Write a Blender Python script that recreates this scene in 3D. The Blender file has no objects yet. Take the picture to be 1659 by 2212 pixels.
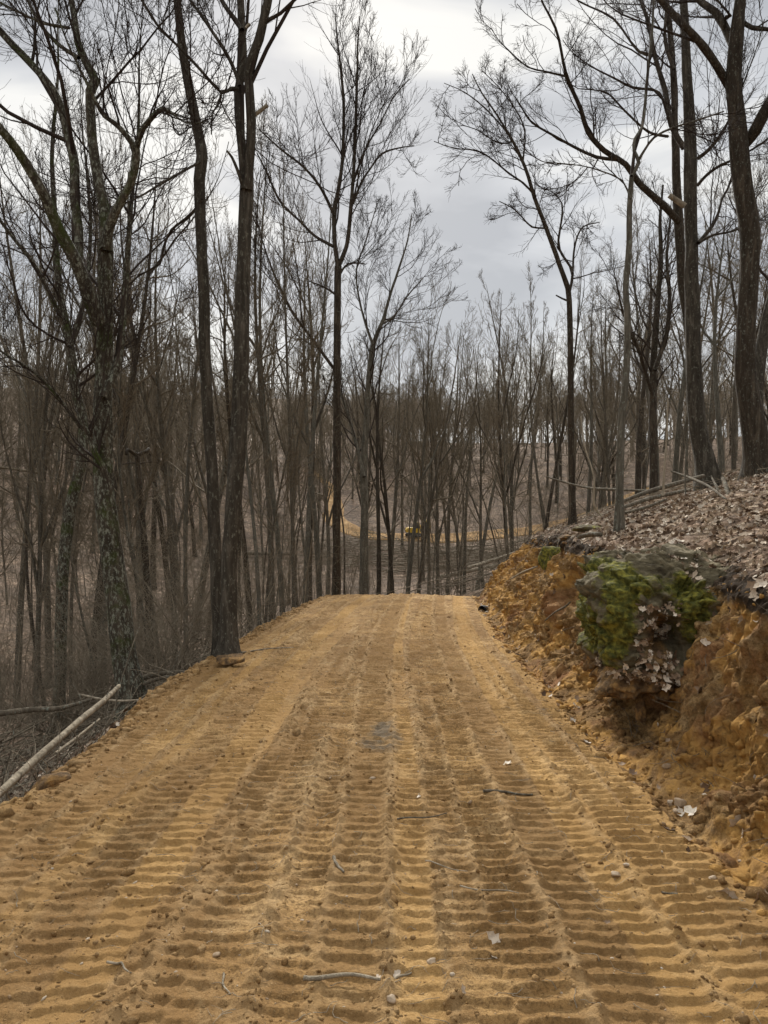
import bpy, math, random
import numpy as np
from mathutils import Vector, Matrix
R_ = math.radians
sc = bpy.context.scene
C = sc.collection
# ------------------------------------------------------------------ camera
F, CX, HZ = 1626.0, 829.5, 1062.0          # photo focal length, centre column and horizon row
CAMZ = 1.6
cam_d = bpy.data.cameras.new('camera'); cam = bpy.data.objects.new('camera', cam_d); C.objects.link(cam)
cam.location = (0, 0, CAMZ)
cam_d.sensor_fit = 'VERTICAL'; cam_d.sensor_height = 36.0; cam_d.lens = 36.0 * F / 2212.0
PITCH = math.atan((1106 - HZ) / F)
cam.rotation_euler = (math.pi / 2 - PITCH, 0, 0)
cam_d.clip_end = 2000; cam_d.clip_start = 0.05
sc.camera = cam
# ------------------------------------------------------------------ sky
SKYOFF = (7.7, 0.4, 3.1)
SUN_EL, SUN_AZ = 32.0, -6.0               # degrees, azimuth from +Y (view direction) towards +X
w = bpy.data.worlds.new("World"); sc.world = w; w.use_nodes = True
nt = w.node_tree; nt.nodes.clear(); N = nt.nodes.new; L = nt.links.new
sky = N('ShaderNodeTexSky'); sky.sky_type = 'NISHITA'; sky.sun_disc = False
sky.sun_elevation = R_(SUN_EL); sky.sun_rotation = R_(SUN_AZ)
tc = N('ShaderNodeTexCoord')
sep = N('ShaderNodeSeparateXYZ'); L(tc.outputs['Generated'], sep.inputs[0])
mp = N('ShaderNodeMapping'); mp.inputs['Scale'].default_value = (1.2, 1.2, 3.2); mp.inputs['Rotation'].default_value = (0, R_(24), 0)
mp.inputs['Location'].default_value = SKYOFF
L(tc.outputs['Generated'], mp.inputs[0])
n1 = N('ShaderNodeTexNoise'); n1.inputs['Scale'].default_value = 2.1; n1.inputs['Detail'].default_value = 5; n1.inputs['Roughness'].default_value = .47; n1.inputs['Distortion'].default_value = .35
L(mp.outputs[0], n1.inputs['Vector'])
cr = N('ShaderNodeValToRGB'); L(n1.outputs['Fac'], cr.inputs[0])
e = cr.color_ramp.elements
e[0].position = .38; e[0].color = (.235, .243, .256, 1); e[1].position = .60; e[1].color = (.45, .446, .428, 1)
x = cr.color_ramp.elements.new(.5); x.color = (.315, .322, .332, 1)
el = N('ShaderNodeMapRange'); L(sep.outputs['Z'], el.inputs[0])      # an overcast sky is brightest overhead
el.inputs[1].default_value = .56; el.inputs[2].default_value = 1.0; el.inputs[3].default_value = 1.0; el.inputs[4].default_value = 2.3
vm = N('ShaderNodeVectorMath'); vm.operation = 'SCALE'; L(cr.outputs[0], vm.inputs[0]); L(el.outputs[0], vm.inputs['Scale'])
b1 = N('ShaderNodeBackground'); b1.inputs[1].default_value = .06; L(sky.outputs[0], b1.inputs[0])
b2 = N('ShaderNodeBackground'); b2.inputs[1].default_value = 1.0; L(vm.outputs[0], b2.inputs[0])
ms = N('ShaderNodeMixShader'); ms.inputs[0].default_value = .94; L(b1.outputs[0], ms.inputs[1]); L(b2.outputs[0], ms.inputs[2])
wo = N('ShaderNodeOutputWorld'); L(ms.outputs[0], wo.inputs[0])
sd = bpy.data.lights.new('sun', 'SUN'); sd.energy = 3.2; sd.angle = R_(10); sd.color = (1, .97, .91)
so = bpy.data.objects.new('sun', sd); C.objects.link(so)
_a, _e = R_(SUN_AZ), R_(SUN_EL)
so.rotation_euler = Vector((math.sin(_a) * math.cos(_e), math.cos(_a) * math.cos(_e), math.sin(_e))).to_track_quat('Z', 'Y').to_euler()
so.location = (0, 0, 60)
sc.view_settings.view_transform = 'Standard'; sc.view_settings.look = 'None'; sc.view_settings.gamma = 1
sc.view_settings.exposure = 1.1

# ------------------------------------------------------------------ numeric helpers
def _hash(ix, iy, iz, seed):
    h = (ix.astype(np.int64) * 374761393 + iy.astype(np.int64) * 668265263 + iz.astype(np.int64) * 2147483647 + seed * 974634777) & 0xffffffff
    h = ((h ^ (h >> 13)) * 1274126177) & 0xffffffff
    h = ((h ^ (h >> 16)) * 2246822519) & 0xffffffff
    return ((h ^ (h >> 15)) & 0xffffff) / float(0xffffff)
def vnoise(x, y, z=None, seed=0):
    x = np.asarray(x, float); y = np.asarray(y, float)
    three = z is not None
    if not three: z = np.zeros_like(x)
    xi, yi, zi = np.floor(x), np.floor(y), np.floor(z)
    fx, fy, fz = x - xi, y - yi, z - zi
    s = lambda t: t * t * t * (t * (t * 6 - 15) + 10)
    u, v, q = s(fx), s(fy), s(fz)
    def c(a, b, d): return _hash(xi + a, yi + b, zi + d, seed)
    a = (c(0, 0, 0) * (1 - u) + c(1, 0, 0) * u) * (1 - v) + (c(0, 1, 0) * (1 - u) + c(1, 1, 0) * u) * v
    if not three: return a * 2 - 1
    b = (c(0, 0, 1) * (1 - u) + c(1, 0, 1) * u) * (1 - v) + (c(0, 1, 1) * (1 - u) + c(1, 1, 1) * u) * v
    return (a * (1 - q) + b * q) * 2 - 1
def fbm(x, y, z=None, seed=0, oct=4, gain=.5):
    t, a, f, n = 0, 1.0, 1.0, 0
    for i in range(oct):
        t = t + a * vnoise(x * f + i * 17.3, y * f - i * 9.1, None if z is None else z * f + i * 4.7, seed + i); n += a; a *= gain; f *= 2.03
    return t / n
def sstep(a, b, x):
    t = np.clip((x - a) / (b - a), 0, 1); return t * t * (3 - 2 * t)

# ------------------------------------------------------------------ terrain height
TX = np.array([-160, -75, -40, -20, -10, -5, -2, 2, 5, 10, 20, 40, 80, 160.])
TY = np.array([-40, 0, 10, 20, 30, 50, 72, 83, 90, 130, 170, 260, 400.])
TZ = np.array([
 [10, 3, -5, -5, -3.0, -1.2, 0.4, 1.5, 2.6, 4.2, 7, 9, 12, 15],
 [10, 3, -5, -5, -3.2, -1.6, -.2, .9, 2.0, 3.6, 6, 9, 12, 15],
 [10, 3, -5.5, -5.2, -3.6, -2.1, -.7, .75, 1.75, 3.1, 5.5, 9, 12, 15],
 [10, 3, -5.5, -5.2, -4.4, -3.2, -1.9, -.2, 1.0, 2.4, 4.8, 8.5, 12, 15],
 [12, 4, -5, -5.4, -5.0, -4.6, -4.2, -3.6, -2.4, -.4, 2.6, 7, 11, 14],
 [14, 5, -4, -5.4, -5.9, -6.0, -6.1, -6.0, -5.6, -3.8, -.4, 5, 9, 13],
 [14, 6, -1, -4.4, -5.9, -6.3, -6.5, -6.5, -6.4, -5.8, -3.4, 3, 8, 12],
 [14, 7, 0, -2.9, -4.0, -4.4, -4.5, -4.5, -4.5, -4.5, -4.0, 2, 8, 12],
 [14, 8, 1.5, -1.0, -2.6, -2.9, -3.0, -3.0, -3.0, -2.9, -2.2, 3, 8.5, 12],
 [19, 15, 11, 8, 7, 6.6, 6.4, 6.2, 6.4, 6.6, 7, 8.5, 11, 14],
 [28, 24, 21, 19, 16.5, 15, 14, 12.5, 12, 12, 12, 12.5, 14, 16],
 [38, 35, 34, 32, 29, 27, 25, 22, 20, 19, 18.5, 18, 18, 19],
 [46, 44, 43, 41, 37, 34, 31, 29, 27, 26, 26, 25, 25, 26]])
def _interp(x, y):
    i = np.clip(np.searchsorted(TX, x) - 1, 0, len(TX) - 2); j = np.clip(np.searchsorted(TY, y) - 1, 0, len(TY) - 2)
    u = np.clip((x - TX[i]) / (TX[i + 1] - TX[i]), 0, 1); v = np.clip((y - TY[j]) / (TY[j + 1] - TY[j]), 0, 1)
    return (TZ[j, i] * (1 - u) + TZ[j, i + 1] * u) * (1 - v) + (TZ[j + 1, i] * (1 - u) + TZ[j + 1, i + 1] * u) * v
def base(x, y):
    k = .8 + .06 * np.abs(y); kk = np.minimum(k, 4.0); t = 0
    for ox in (-1, 0, 1):
        for oy in (-1, 0, 1): t = t + _interp(x + ox * kk, y + oy * kk)
    t = t / 9
    return t + .05 * fbm(x * .8, y * .8, seed=5) + .35 * fbm(x * .12, y * .12, seed=9) * sstep(16, 40, np.hypot(x, y))
def road_c(y): return -.3 + .0042 * np.maximum(y - 6, 0) ** 2
def road_z(y): return -.05 * y - .032 * np.maximum(y - 17.3, 0) ** 2 + .02 * np.sin(y * .9)
HW = 1.88
def edges(x, y):
    t = x - road_c(y)
    nz = .10 * fbm(y * 1.1, x * .3, seed=21) + .05 * fbm(y * 4.5, x * .5, seed=22)
    r = t - (HW + nz + .02)                        # >0 right of the road
    l = -t - (HW + nz * 1.5 - .035 * np.maximum(y - 12, 0))   # >0 left of the road
    return t, l, r
def ground(x, y):
    """height of the terrain without the small track marks"""
    x = np.asarray(x, float); y = np.asarray(y, float)
    b = base(x, y); t, l, r = edges(x, y); zr = road_z(y)
    far = sstep(21.5, 27, y)
    zin = zr + .05 * (1 - (t / HW) ** 2) * sstep(3, 12, y)
    slope = 1.75 - .75 * sstep(6, 16, y) - .35 * sstep(5.2, 3.0, y)
    rr = np.maximum(r, 0)
    toe = .42 + .10 * fbm(y * .8, y * 0 + 2, seed=24); fr = sstep(8, 16, y)
    face = zr - .04 * np.exp(-((rr - .10) / .08) ** 2) + .62 * np.maximum(rr - .08, 0) + (1.45 - 1.05 * fr) * np.maximum(rr - toe, 0) + .2 * fr * rr
    k = .16
    h = np.clip(.5 + .5 * (b - face) / k, 0, 1); zR = b * (1 - h) + face * h - k * h * (1 - h)
    ll = np.maximum(l, 0)
    fill = zr - .75 * ll - .02
    h = np.clip(.5 + .5 * (fill - b) / .12, 0, 1); zL = b * (1 - h) + fill * h + .12 * h * (1 - h)
    zL = zr + (zL - zr) * sstep(0, .25, l) - .04 * sstep(0, .1, l)
    zR = zR - .34 * np.exp(-((x - 2.28) / .36) ** 2 - ((y - 5.95) / .45) ** 2) - .16 * np.exp(-((x - 2.0) / .2) ** 2 - ((y - 5.6) / .3) ** 2)
    z = np.where(r > 0, zR, np.where(l > 0, zL, zin))
    z = z + .012 * sstep(-.3, -.05, l) * (l <= 0)
    return z * (1 - far) + b * far
def gz(x, y): return float(ground(np.array([x]), np.array([y]))[0])
# bulldozer track marks: centre offset, drift, bend, width, pitch, phase, height, order
_tr = random.Random(12); TR = []
for _k in range(17):
    TR.append((-1.90 + .232 * _k + _tr.uniform(-.03, .03), _tr.choice([-.014, -.006, .0, .0, .006, .016]), _tr.uniform(-.0005, .0008), _tr.choice([.20, .235, .25, .31]), _tr.uniform(.092, .106), _tr.random(), _tr.uniform(.75, 1.15)))
_tr.shuffle(TR); TR.insert(9, (-.78, .045, -.0012, .30, .11, .3, .12))
def tracks(x, y):
    t, l, r = edges(x, y); z = np.zeros_like(x); cover = np.zeros_like(x); edge = np.zeros_like(x); global STRIP; STRIP = np.full_like(x, .5)
    wob = .03 * fbm(y * .5, y * 0 + 3, seed=31)
    for i, (u0, a, b, wd, pt, ph, am) in enumerate(TR):
        c = u0 + a * (y - 4) + b * (y - 4) ** 2 + wob
        d = x - road_c(y) - c
        m = 1 - sstep(wd * .5 - .022, wd * .5 + .010, np.abs(d) + .012 * fbm(x * 9, y * 9, seed=40 + i, oct=2))
        p = y / pt + ph + d * (.6 if i % 2 else -.5) + .20 * fbm(x * 2.2, y * 1.6, seed=60 + i, oct=2) + .35 * d * d * 8
        q_ = p - np.floor(p); s = np.where(q_ < .16, sstep(0, .16, q_), (1 - (q_ - .16) / .84) ** 1.7); cell = _hash(np.floor(p), np.zeros_like(p) + i, np.zeros_like(p), 77)
        br = sstep(-.8, -.15, fbm(x * 2.0, y * 1.3, seed=80 + i, oct=4) + .35 * (am - .8)) * (.7 + .45 * cell)
        h = -.012 - .006 * _hash(np.zeros_like(p) + i, p * 0, p * 0, 7) + am * .0235 * s * br + .004 * fbm(x * 14, y * 14, seed=90, oct=2)
        z = z * (1 - m) + h * m; tone_ = float(_hash(np.array([i]), np.array([3]), np.array([1]), 5)[0]); STRIP = STRIP * (1 - m) + m * (tone_ + .25 * fbm(x * 2, y * .7, seed=300 + i, oct=2))
        em = np.exp(-((np.abs(d) - wd * .5 - .012 + .02 * fbm(x * 5, y * 5, seed=33 + i, oct=2)) / .024) ** 2) * sstep(-.35, .35, fbm(x * 2.5, y * 1.1, seed=50 + i, oct=3)); edge = np.maximum(edge * (1 - m * .9), em); cover = np.maximum(cover, m)
    rough = fbm(x * 22, y * 22, seed=95, oct=3); coarse = fbm(x * 11, y * 11, seed=93, oct=3)
    for k, (u0, a, b, wd, st) in enumerate([(-1.52, .004, .0006, .035, .8), (-1.18, .012, .0, .05, .9), (-.52, .022, -.0008, .06, .9), (-.16, .002, .0001, .055, 1.), (.06, -.004, .0003, .03, .8), (.33, .004, -.0001, .04, 1.), (.58, -.006, .0, .045, .8), (.98, -.004, .0002, .035, .9), (1.42, -.010, .0, .04, .8)]):
        d = x - road_c(y) - (u0 + a * (y - 4) + b * (y - 4) ** 2 + wob + .02 * fbm(y * 2.2, y * 0 + k, seed=34))
        e = np.exp(-(d / wd) ** 2) * st * sstep(-.5, .1, fbm(x * 1.5, y * .8, seed=140 + k, oct=3)); z = z * (1 - .85 * e) + e * (.004 + .026 * np.maximum(coarse, -.1) + .012 * rough); edge = np.maximum(edge, e)
    z = z + edge * (.007 + .030 * np.maximum(rough, 0)) + (1 - cover) * .018 * fbm(x * 9, y * 9, seed=96, oct=4) + .0085 * rough + .0045 * fbm(x * 50, y * 50, seed=92, oct=2) * sstep(9, 3, y) + .02 * fbm(x * 1.6, y * 1.1, seed=99, oct=3)
    loose = sstep(.15, .5, fbm(x * .9 + 5, y * .5, seed=97, oct=3)) * .45
    z = z * (1 - loose * .4) + loose * .034 * fbm(x * 12, y * 12, seed=98, oct=4)
    ins = sstep(.0, -.10, np.maximum(l, r))
    return z * ins, edge * ins, loose * ins

def at(px, py, d):
    """world point of a photo pixel (1659 wide picture) at distance d along the view"""
    vx, vy, vz = (px - CX) / F, 1.0, -(py - 1106) / F
    c, s = math.cos(-PITCH), math.sin(-PITCH)
    yy, zz = vy * c - vz * s, vy * s + vz * c
    k = d / yy
    return (vx * k, d, CAMZ + zz * k)

# ------------------------------------------------------------------ object helpers
def meta(o, label=None, cat=None, group=None, kind=None):
    if label: o['label'] = label
    if cat: o['category'] = cat
    if group: o['group'] = group
    if kind: o['kind'] = kind
    return o
def empty(name, loc, label=None, cat=None, group=None):
    o = bpy.data.objects.new(name, None); C.objects.link(o); o.location = loc; o.empty_display_size = .2
    return meta(o, label, cat, group)
def mesh_np(name, v, f, mat, parent=None, smooth=True, attrs=None, origin=None):
    """v (n,3), f (m,k) numpy -> ONE linked mesh object"""
    v = np.asarray(v, np.float32); f = np.asarray(f, np.int32)
    if origin is not None: v = v - np.asarray(origin, np.float32)
    me = bpy.data.meshes.new(name); m, k = f.shape
    me.vertices.add(len(v)); me.vertices.foreach_set('co', v.ravel())
    me.loops.add(m * k); me.loops.foreach_set('vertex_index', f.ravel())
    me.polygons.add(m); me.polygons.foreach_set('loop_start', np.arange(m, dtype=np.int32) * k)
    me.update(calc_edges=True)
    if smooth: me.polygons.foreach_set('use_smooth', np.ones(m, bool))
    for an, av in (attrs or {}).items():
        a = me.attributes.new(an, 'FLOAT', 'POINT'); a.data.foreach_set('value', np.asarray(av, np.float32))
    me.materials.append(mat)
    o = bpy.data.objects.new(name, me); C.objects.link(o)
    if parent is not None: o.parent = parent
    elif origin is not None: o.location = origin
    return o
def copy_thing(src, loc, rz, s, label=None, group=None, tilt=(0, 0)):
    r = src.copy(); C.objects.link(r); r.location = loc; r.rotation_euler = (tilt[0], tilt[1], rz); r.scale = (s[0], s[0], s[1]) if isinstance(s, tuple) else (s, s, s)
    if label: r['label'] = label
    if group: r['group'] = group
    for ch in src.children:
        c = ch.copy(); C.objects.link(c); c.parent = r
    return r
# tubes: P (n,k,3), R (n,k)
def tubes(P, R, S, wob=0, seed=0, cap=False):
    n, k, _ = P.shape
    T = np.empty_like(P); T[:, 1:-1] = P[:, 2:] - P[:, :-2]; T[:, 0] = P[:, 1] - P[:, 0]; T[:, -1] = P[:, -1] - P[:, -2]
    T /= np.linalg.norm(T, axis=2, keepdims=True) + 1e-9
    mean = P[:, -1] - P[:, 0]; ref = np.where(np.abs(mean[:, :1]) < .7 * np.linalg.norm(mean, axis=1, keepdims=True), [[1., 0, 0]], [[0, 1., 0]])
    ref = np.repeat(ref[:, None, :], k, 1)
    A = ref - T * np.sum(ref * T, 2, keepdims=True); A /= np.linalg.norm(A, axis=2, keepdims=True) + 1e-9
    B = np.cross(T, A)
    th = np.arange(S) / S * 2 * np.pi
    rr = R[:, :, None] * np.ones(S)
    if wob: 
        q = P[:, :, None, :] + 0 * rr[..., None]
        rr = rr * (1 + wob * fbm(q[..., 2] * 1.6 + np.cos(th) * 1.3, np.sin(th) * 1.3 + q[..., 0] * .2, seed=seed, oct=3))
    V = P[:, :, None, :] + rr[..., None] * (np.cos(th)[:, None] * A[:, :, None, :] + np.sin(th)[:, None] * B[:, :, None, :])
    i = (np.arange(n)[:, None, None] * k + np.arange(k - 1)[None, :, None]) * S
    s0 = np.arange(S)[None, None, :]; s1 = (s0 + 1) % S
    Fq = np.stack([i + s0, i + s1, i + S + s1, i + S + s0], -1).reshape(-1, 4)
    V = V.reshape(-1, 3)
    if cap:
        fs = []
        for b in range(n):
            for e0 in (b * k * S, (b * k + k - 1) * S):
                cen = V[e0:e0 + S].mean(0); ci = len(V); V = np.vstack([V, cen])
                a = np.arange(S); fs.append(np.stack([e0 + a, e0 + (a + 1) % S, np.full(S, ci), np.full(S, ci)], -1))
        # triangles written as quads would be degenerate: use a ring of tiny quads instead
        out = []
        for q in fs:
            ci = q[0, 2]; S2 = len(q)
            for j in range(0, S2 - 1, 2): out.append([q[j, 0], q[j, 1], q[(j + 1) % S2, 1], ci])
        Fq = np.vstack([Fq, np.array(out)])
    return V, Fq
def join(parts):
    vs, fs, n = [], [], 0
    for v, f in parts: vs.append(v); fs.append(f + n); n += len(v)
    return np.vstack(vs), np.vstack(fs)
def catmull(pts, step):
    P = np.array(pts, float); P = np.vstack([2 * P[0] - P[1], P, 2 * P[-1] - P[-2]]); out = []
    for i in range(1, len(P) - 2):
        m = max(2, int(np.linalg.norm(P[i + 1, :3] - P[i, :3]) / step)); t = np.arange(m)[:, None] / m
        a, b, c, d = P[i - 1], P[i], P[i + 1], P[i + 2]
        out.append(.5 * (2 * b + (c - a) * t + (2 * a - 5 * b + 4 * c - d) * t * t + (3 * b - a - 3 * c + d) * t ** 3))
    out.append(P[-2][None]); return np.vstack(out)

# ------------------------------------------------------------------ branches
def children(P, R, n, t0, t1, Lf, ang, K, up, wander, rf, rng, rmin=.0035, rmax=.1, tip=.3, out=None):
    """n children for each of the parent polylines: arrays again. Lf: length as a share of a function of position"""
    N0, k0, _ = P.shape
    idx = np.repeat(np.arange(N0), n); M = len(idx)
    if M == 0: return np.zeros((0, K + 1, 3)), np.zeros((0, K + 1))
    t = t0 + (t1 - t0) * (np.tile(np.arange(n), N0) + rng.random(M)) / n
    f = t * (k0 - 1); i = np.minimum(f.astype(int), k0 - 2); u = (f - i)[:, None]
    p = P[idx, i] * (1 - u) + P[idx, i + 1] * u; T = P[idx, i + 1] - P[idx, i]; T /= np.linalg.norm(T, axis=1, keepdims=True) + 1e-9
    pr = R[idx, i] * (1 - u[:, 0]) + R[idx, i + 1] * u[:, 0]
    rnd = rng.normal(size=(M, 3)); side = rnd - T * np.sum(rnd * T, 1, keepdims=True); side /= np.linalg.norm(side, axis=1, keepdims=True) + 1e-9
    a = ang * (1 + .3 * rng.normal(size=M)); a = np.clip(a, .2, 1.5)[:, None]
    D = np.cos(a) * T + np.sin(a) * side
    plen = np.linalg.norm(np.diff(P, axis=1), axis=2).sum(1)[idx]
    ln = Lf(t, plen) * (.6 + .8 * rng.random(M)); st = (ln / K)[:, None]
    Q = np.empty((M, K + 1, 3)); Q[:, 0] = p; Z = np.array([0, 0, 1.])
    for s in range(K):
        D = D + wander * rng.normal(size=(M, 3)) + up * Z * (.4 + s / K)
        D /= np.linalg.norm(D, axis=1, keepdims=True); Q[:, s + 1] = Q[:, s] + D * st
    r0 = np.clip(pr * rf, rmin, rmax); r0 = np.minimum(r0, np.maximum(pr * .9, rmin))
    tt = np.arange(K + 1) / K
    RR = np.maximum(r0[:, None] * (1 - (1 - tip) * tt), rmin * .8)
    return Q, RR
def crown_mesh(P1, R1, rng, n2=9, n3=7, n4=3, tw=.0035, dens=1.0, up=.10, len2=.50, len3=.50, wander=.10):
    """P1: the big limbs already inside the crown; grows three orders of twigs on them"""
    P2, R2 = children(P1, R1, int(n2 * dens), .12, .99, lambda t, p: p * len2 * (1.15 - .75 * t), .62, 8, up, wander, .5, rng, tw * 1.7, .05, tip=.2)
    P3, R3 = children(P2, R2, int(n3 * dens), .15, 1., lambda t, p: p * len3 * (1.1 - .6 * t), .62, 5, up, wander, .5, rng, tw * 1.15, .02)
    out = [tubes(P2, R2, 4), tubes(P3, R3, 3)]
    if n4:
        P4, R4 = children(P3, R3, n4, .25, 1., lambda t, p: np.clip(p * .6, .1, .6), .6, 3, up, wander * 1.2, .7, rng, tw, .008)
        out.append(tubes(P4, R4, 3))
    return out

# ------------------------------------------------------------------ materials
def mat(name, rough=.9, spec=.15):
    m = bpy.data.materials.new(name); m.use_nodes = True; nt = m.node_tree
    b = nt.nodes['Principled BSDF']; b.inputs['Roughness'].default_value = rough; b.inputs['Specular IOR Level'].default_value = spec
    return m, nt, b
class G:
    """short way to write node graphs"""
    def __init__(s, nt): s.nt = nt; s.tc = s.n('ShaderNodeTexCoord')
    def n(s, t): return s.nt.nodes.new(t)
    def l(s, a, b): s.nt.links.new(a, b)
    def co(s, scale=(1, 1, 1)):
        m = s.n('ShaderNodeMapping'); m.inputs['Scale'].default_value = scale; s.l(s.tc.outputs['Object'], m.inputs[0]); return m.outputs[0]
    def noise(s, scale, detail=4, rough=.5, co=None, dist=0):
        t = s.n('ShaderNodeTexNoise'); t.inputs['Scale'].default_value = scale; t.inputs['Detail'].default_value = detail; t.inputs['Roughness'].default_value = rough; t.inputs['Distortion'].default_value = dist
        s.l(co if co is not None else s.tc.outputs['Object'], t.inputs['Vector']); return t.outputs['Fac']
    def voro(s, scale, co=None, out='Color', feat='F1'):
        t = s.n('ShaderNodeTexVoronoi'); t.feature = feat; t.inputs['Scale'].default_value = scale
        s.l(co if co is not None else s.tc.outputs['Object'], t.inputs['Vector']); return t.outputs[out]
    def ramp(s, fac, stops):
        r = s.n('ShaderNodeValToRGB'); s.l(fac, r.inputs[0]); e = r.color_ramp.elements
        while len(e) < len(stops): e.new(.5)
        for q, (p, c) in zip(e, stops): q.position = p; q.color = (c, c, c, 1) if isinstance(c, (int, float)) else (*c, 1)
        return r.outputs[0]
    def mix(s, fac, a, b, mode='MIX'):
        m = s.n('ShaderNodeMix'); m.data_type = 'RGBA'; m.blend_type = mode
        for v, i in ((fac, m.inputs[0]), (a, m.inputs[6]), (b, m.inputs[7])):
            if isinstance(v, (int, float)): i.default_value = v
            elif isinstance(v, tuple): i.default_value = (*v, 1)
            else: s.l(v, i)
        return m.outputs[2]
    def math(s, op, a, b=0.):
        m = s.n('ShaderNodeMath'); m.operation = op
        for v, i in ((a, m.inputs[0]), (b, m.inputs[1])):
            if isinstance(v, (int, float)): i.default_value = v
            else: s.l(v, i)
        return m.outputs[0]
    def attr(s, name):
        a = s.n('ShaderNodeAttribute'); a.attribute_name = name; return a.outputs['Fac']
    def bump(s, h, strength, dist, prev=None):
        b = s.n('ShaderNodeBump'); b.inputs['Strength'].default_value = strength; b.inputs['Distance'].default_value = dist; s.l(h, b.inputs['Height'])
        if prev is not None: s.l(prev, b.inputs['Normal'])
        return b.outputs[0]

def soil_mat(name, bank):
    m, nt, b = mat(name, .95, .08); g = G(nt)
    big = g.noise(1.1, 5, .6, g.co((1, .55, 1)), .6); mid = g.noise(6, 6, .65); fine = g.noise(60, 4, .7)
    big2 = g.noise(.55, 5, .65, None, .8); col = g.ramp(big, [(.34, (.23, .132, .052)), (.45, (.36, .212, .084)), (.56, (.47, .29, .12)), (.70, (.59, .40, .20))])
    pale = g.ramp(g.noise(2.7, 6, .7, None, .8), [(.50, 0.), (.62, 1.)])
    col = g.mix(g.ramp(big2, [(.44, .85), (.56, 0.)]), col, (.23, .130, .050))
    col = g.mix(g.math('MULTIPLY', pale, .5), col, (.50, .35, .18))
    col = g.mix(g.ramp(mid, [(.40, .85), (.55, 0.)]), col, (.20, .112, .042))
    col = g.mix(g.ramp(fine, [(.38, .8), (.54, 0.)]), col, (.14, .082, .034))
    col = g.mix(g.ramp(g.noise(110, 2, .5), [(.62, 0.), (.72, .5)]), col, (.52, .36, .19))
    if bank:
        red = g.ramp(g.noise(1.3, 5, .6, None, .8), [(.50, 0.), (.64, .7)]); col = g.mix(red, col, (.27, .125, .055))
        och = g.ramp(g.noise(1.7, 5, .55, g.co((1, 1, 1.8)), .6), [(.46, 0.), (.58, .8)]); col = g.mix(och, col, (.52, .29, .085))
        col = g.mix(g.ramp(g.noise(14, 5, .7), [(.34, .6), (.47, 0.)]), col, (.13, .082, .044))
        h = g.math('MINIMUM', g.math('ADD', g.attr('humus'), g.math('MULTIPLY', g.math('SUBTRACT', g.noise(9, 4, .6), .5), g.attr('humus'))), 1.)
        hc = g.ramp(g.noise(18, 5, .6), [(.3, (.018, .014, .010)), (.55, (.06, .042, .028)), (.75, (.13, .09, .06))])
        col = g.mix(g.ramp(h, [(.35, 0.), (.6, 1.)]), col, hc)
    else:
        col = g.mix(g.ramp(g.attr('strip'), [(.15, .5), (.5, 0.)]), col, (.24, .14, .056)); col = g.mix(g.ramp(g.attr('strip'), [(.6, 0.), (.95, .4)]), col, (.55, .33, .12))
        col = g.mix(g.math('MULTIPLY', g.attr('ridge'), g.ramp(g.noise(9, 5, .7), [(.36, .05), (.6, .6)])), col, (.47, .32, .165))
        col = g.mix(g.math('MULTIPLY', g.attr('loose'), .8), col, (.30, .175, .072))
        col = g.mix(g.ramp(g.math('MULTIPLY', g.attr('grey'), g.noise(13, 5, .75)), [(.22, 0.), (.50, .7)]), col, (.15, .13, .10))
    g.l(col, b.inputs['Base Color'])
    n = g.bump(g.noise(34, 6, .72), .8, .03 if not bank else .05); n = g.bump(g.noise(140, 3, .6), .5, .006, n)
    if bank: n = g.bump(g.voro(9, g.co((1, 1, 1.6)), 'Distance'), .5, .05, n)
    g.l(n, b.inputs['Normal']); return m
M_road = soil_mat('road_soil', False); M_bank = soil_mat('bank_soil', True)
def litter_mat():
    m, nt, b = mat('leaf_litter_ground', .95, .1); g = G(nt)
    v = g.voro(13, g.co((1, 1, .6))); s = g.n('ShaderNodeSeparateColor'); g.l(v, s.inputs[0])
    c = g.ramp(s.outputs[0], [(.0, (.065, .043, .028)), (.3, (.15, .096, .062)), (.6, (.25, .165, .108)), (.85, (.36, .26, .18)), (1., (.50, .40, .29))])
    d = g.noise(.35, 5, .6); c = g.mix(g.ramp(d, [(.4, .7), (.6, 0.)]), c, (.075, .052, .038))
    c = g.mix(g.ramp(g.noise(2.2, 5, .6), [(.40, .6), (.56, 0.)]), c, (.055, .040, .028))
    g.l(c, b.inputs['Base Color']); g.l(g.bump(g.math('ADD', s.outputs[1], g.noise(24, 4, .6)), .9, .05), b.inputs['Normal']); return m
M_litter = litter_mat()
def bark_mat(name, a, c, lich=0., lcol=(.20, .21, .17), moss=0., scale=1.):
    m, nt, b = mat(name, .92, .1); g = G(nt)
    co = g.co((1, 1, .16)); f = g.noise(16 * scale, 5, .65, co, .5)
    col = g.ramp(f, [(.30, tuple(q * .45 for q in a)), (.52, a), (.72, c)])
    col = g.mix(g.ramp(g.noise(1.2, 3, .5), [(.4, .0), (.7, .5)]), col, tuple(q * .6 for q in a))
    if lich: col = g.mix(g.ramp(g.noise(30, 5, .75, g.co((1, 1, .55))), [(.60 - lich * .16, 0.), (.66 - lich * .10, .9)]), col, lcol)
    if moss: col = g.mix(g.ramp(g.noise(2.4, 5, .7), [(.60 - moss * .2, 0.), (.70 - moss * .1, .85)]), col, (.045, .058, .014))
    g.l(col, b.inputs['Base Color']); g.l(g.bump(f, .9, .035), b.inputs['Normal']); return m
B_dark = bark_mat('bark_dark_brown', (.055, .043, .031), (.120, .095, .068), .22, (.15, .15, .12))
B_brown = bark_mat('bark_brown', (.064, .054, .041), (.142, .122, .095), .25, (.17, .165, .13))
B_lich = bark_mat('bark_lichen', (.060, .049, .035), (.135, .112, .082), .60, (.22, .225, .175), .4)
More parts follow.
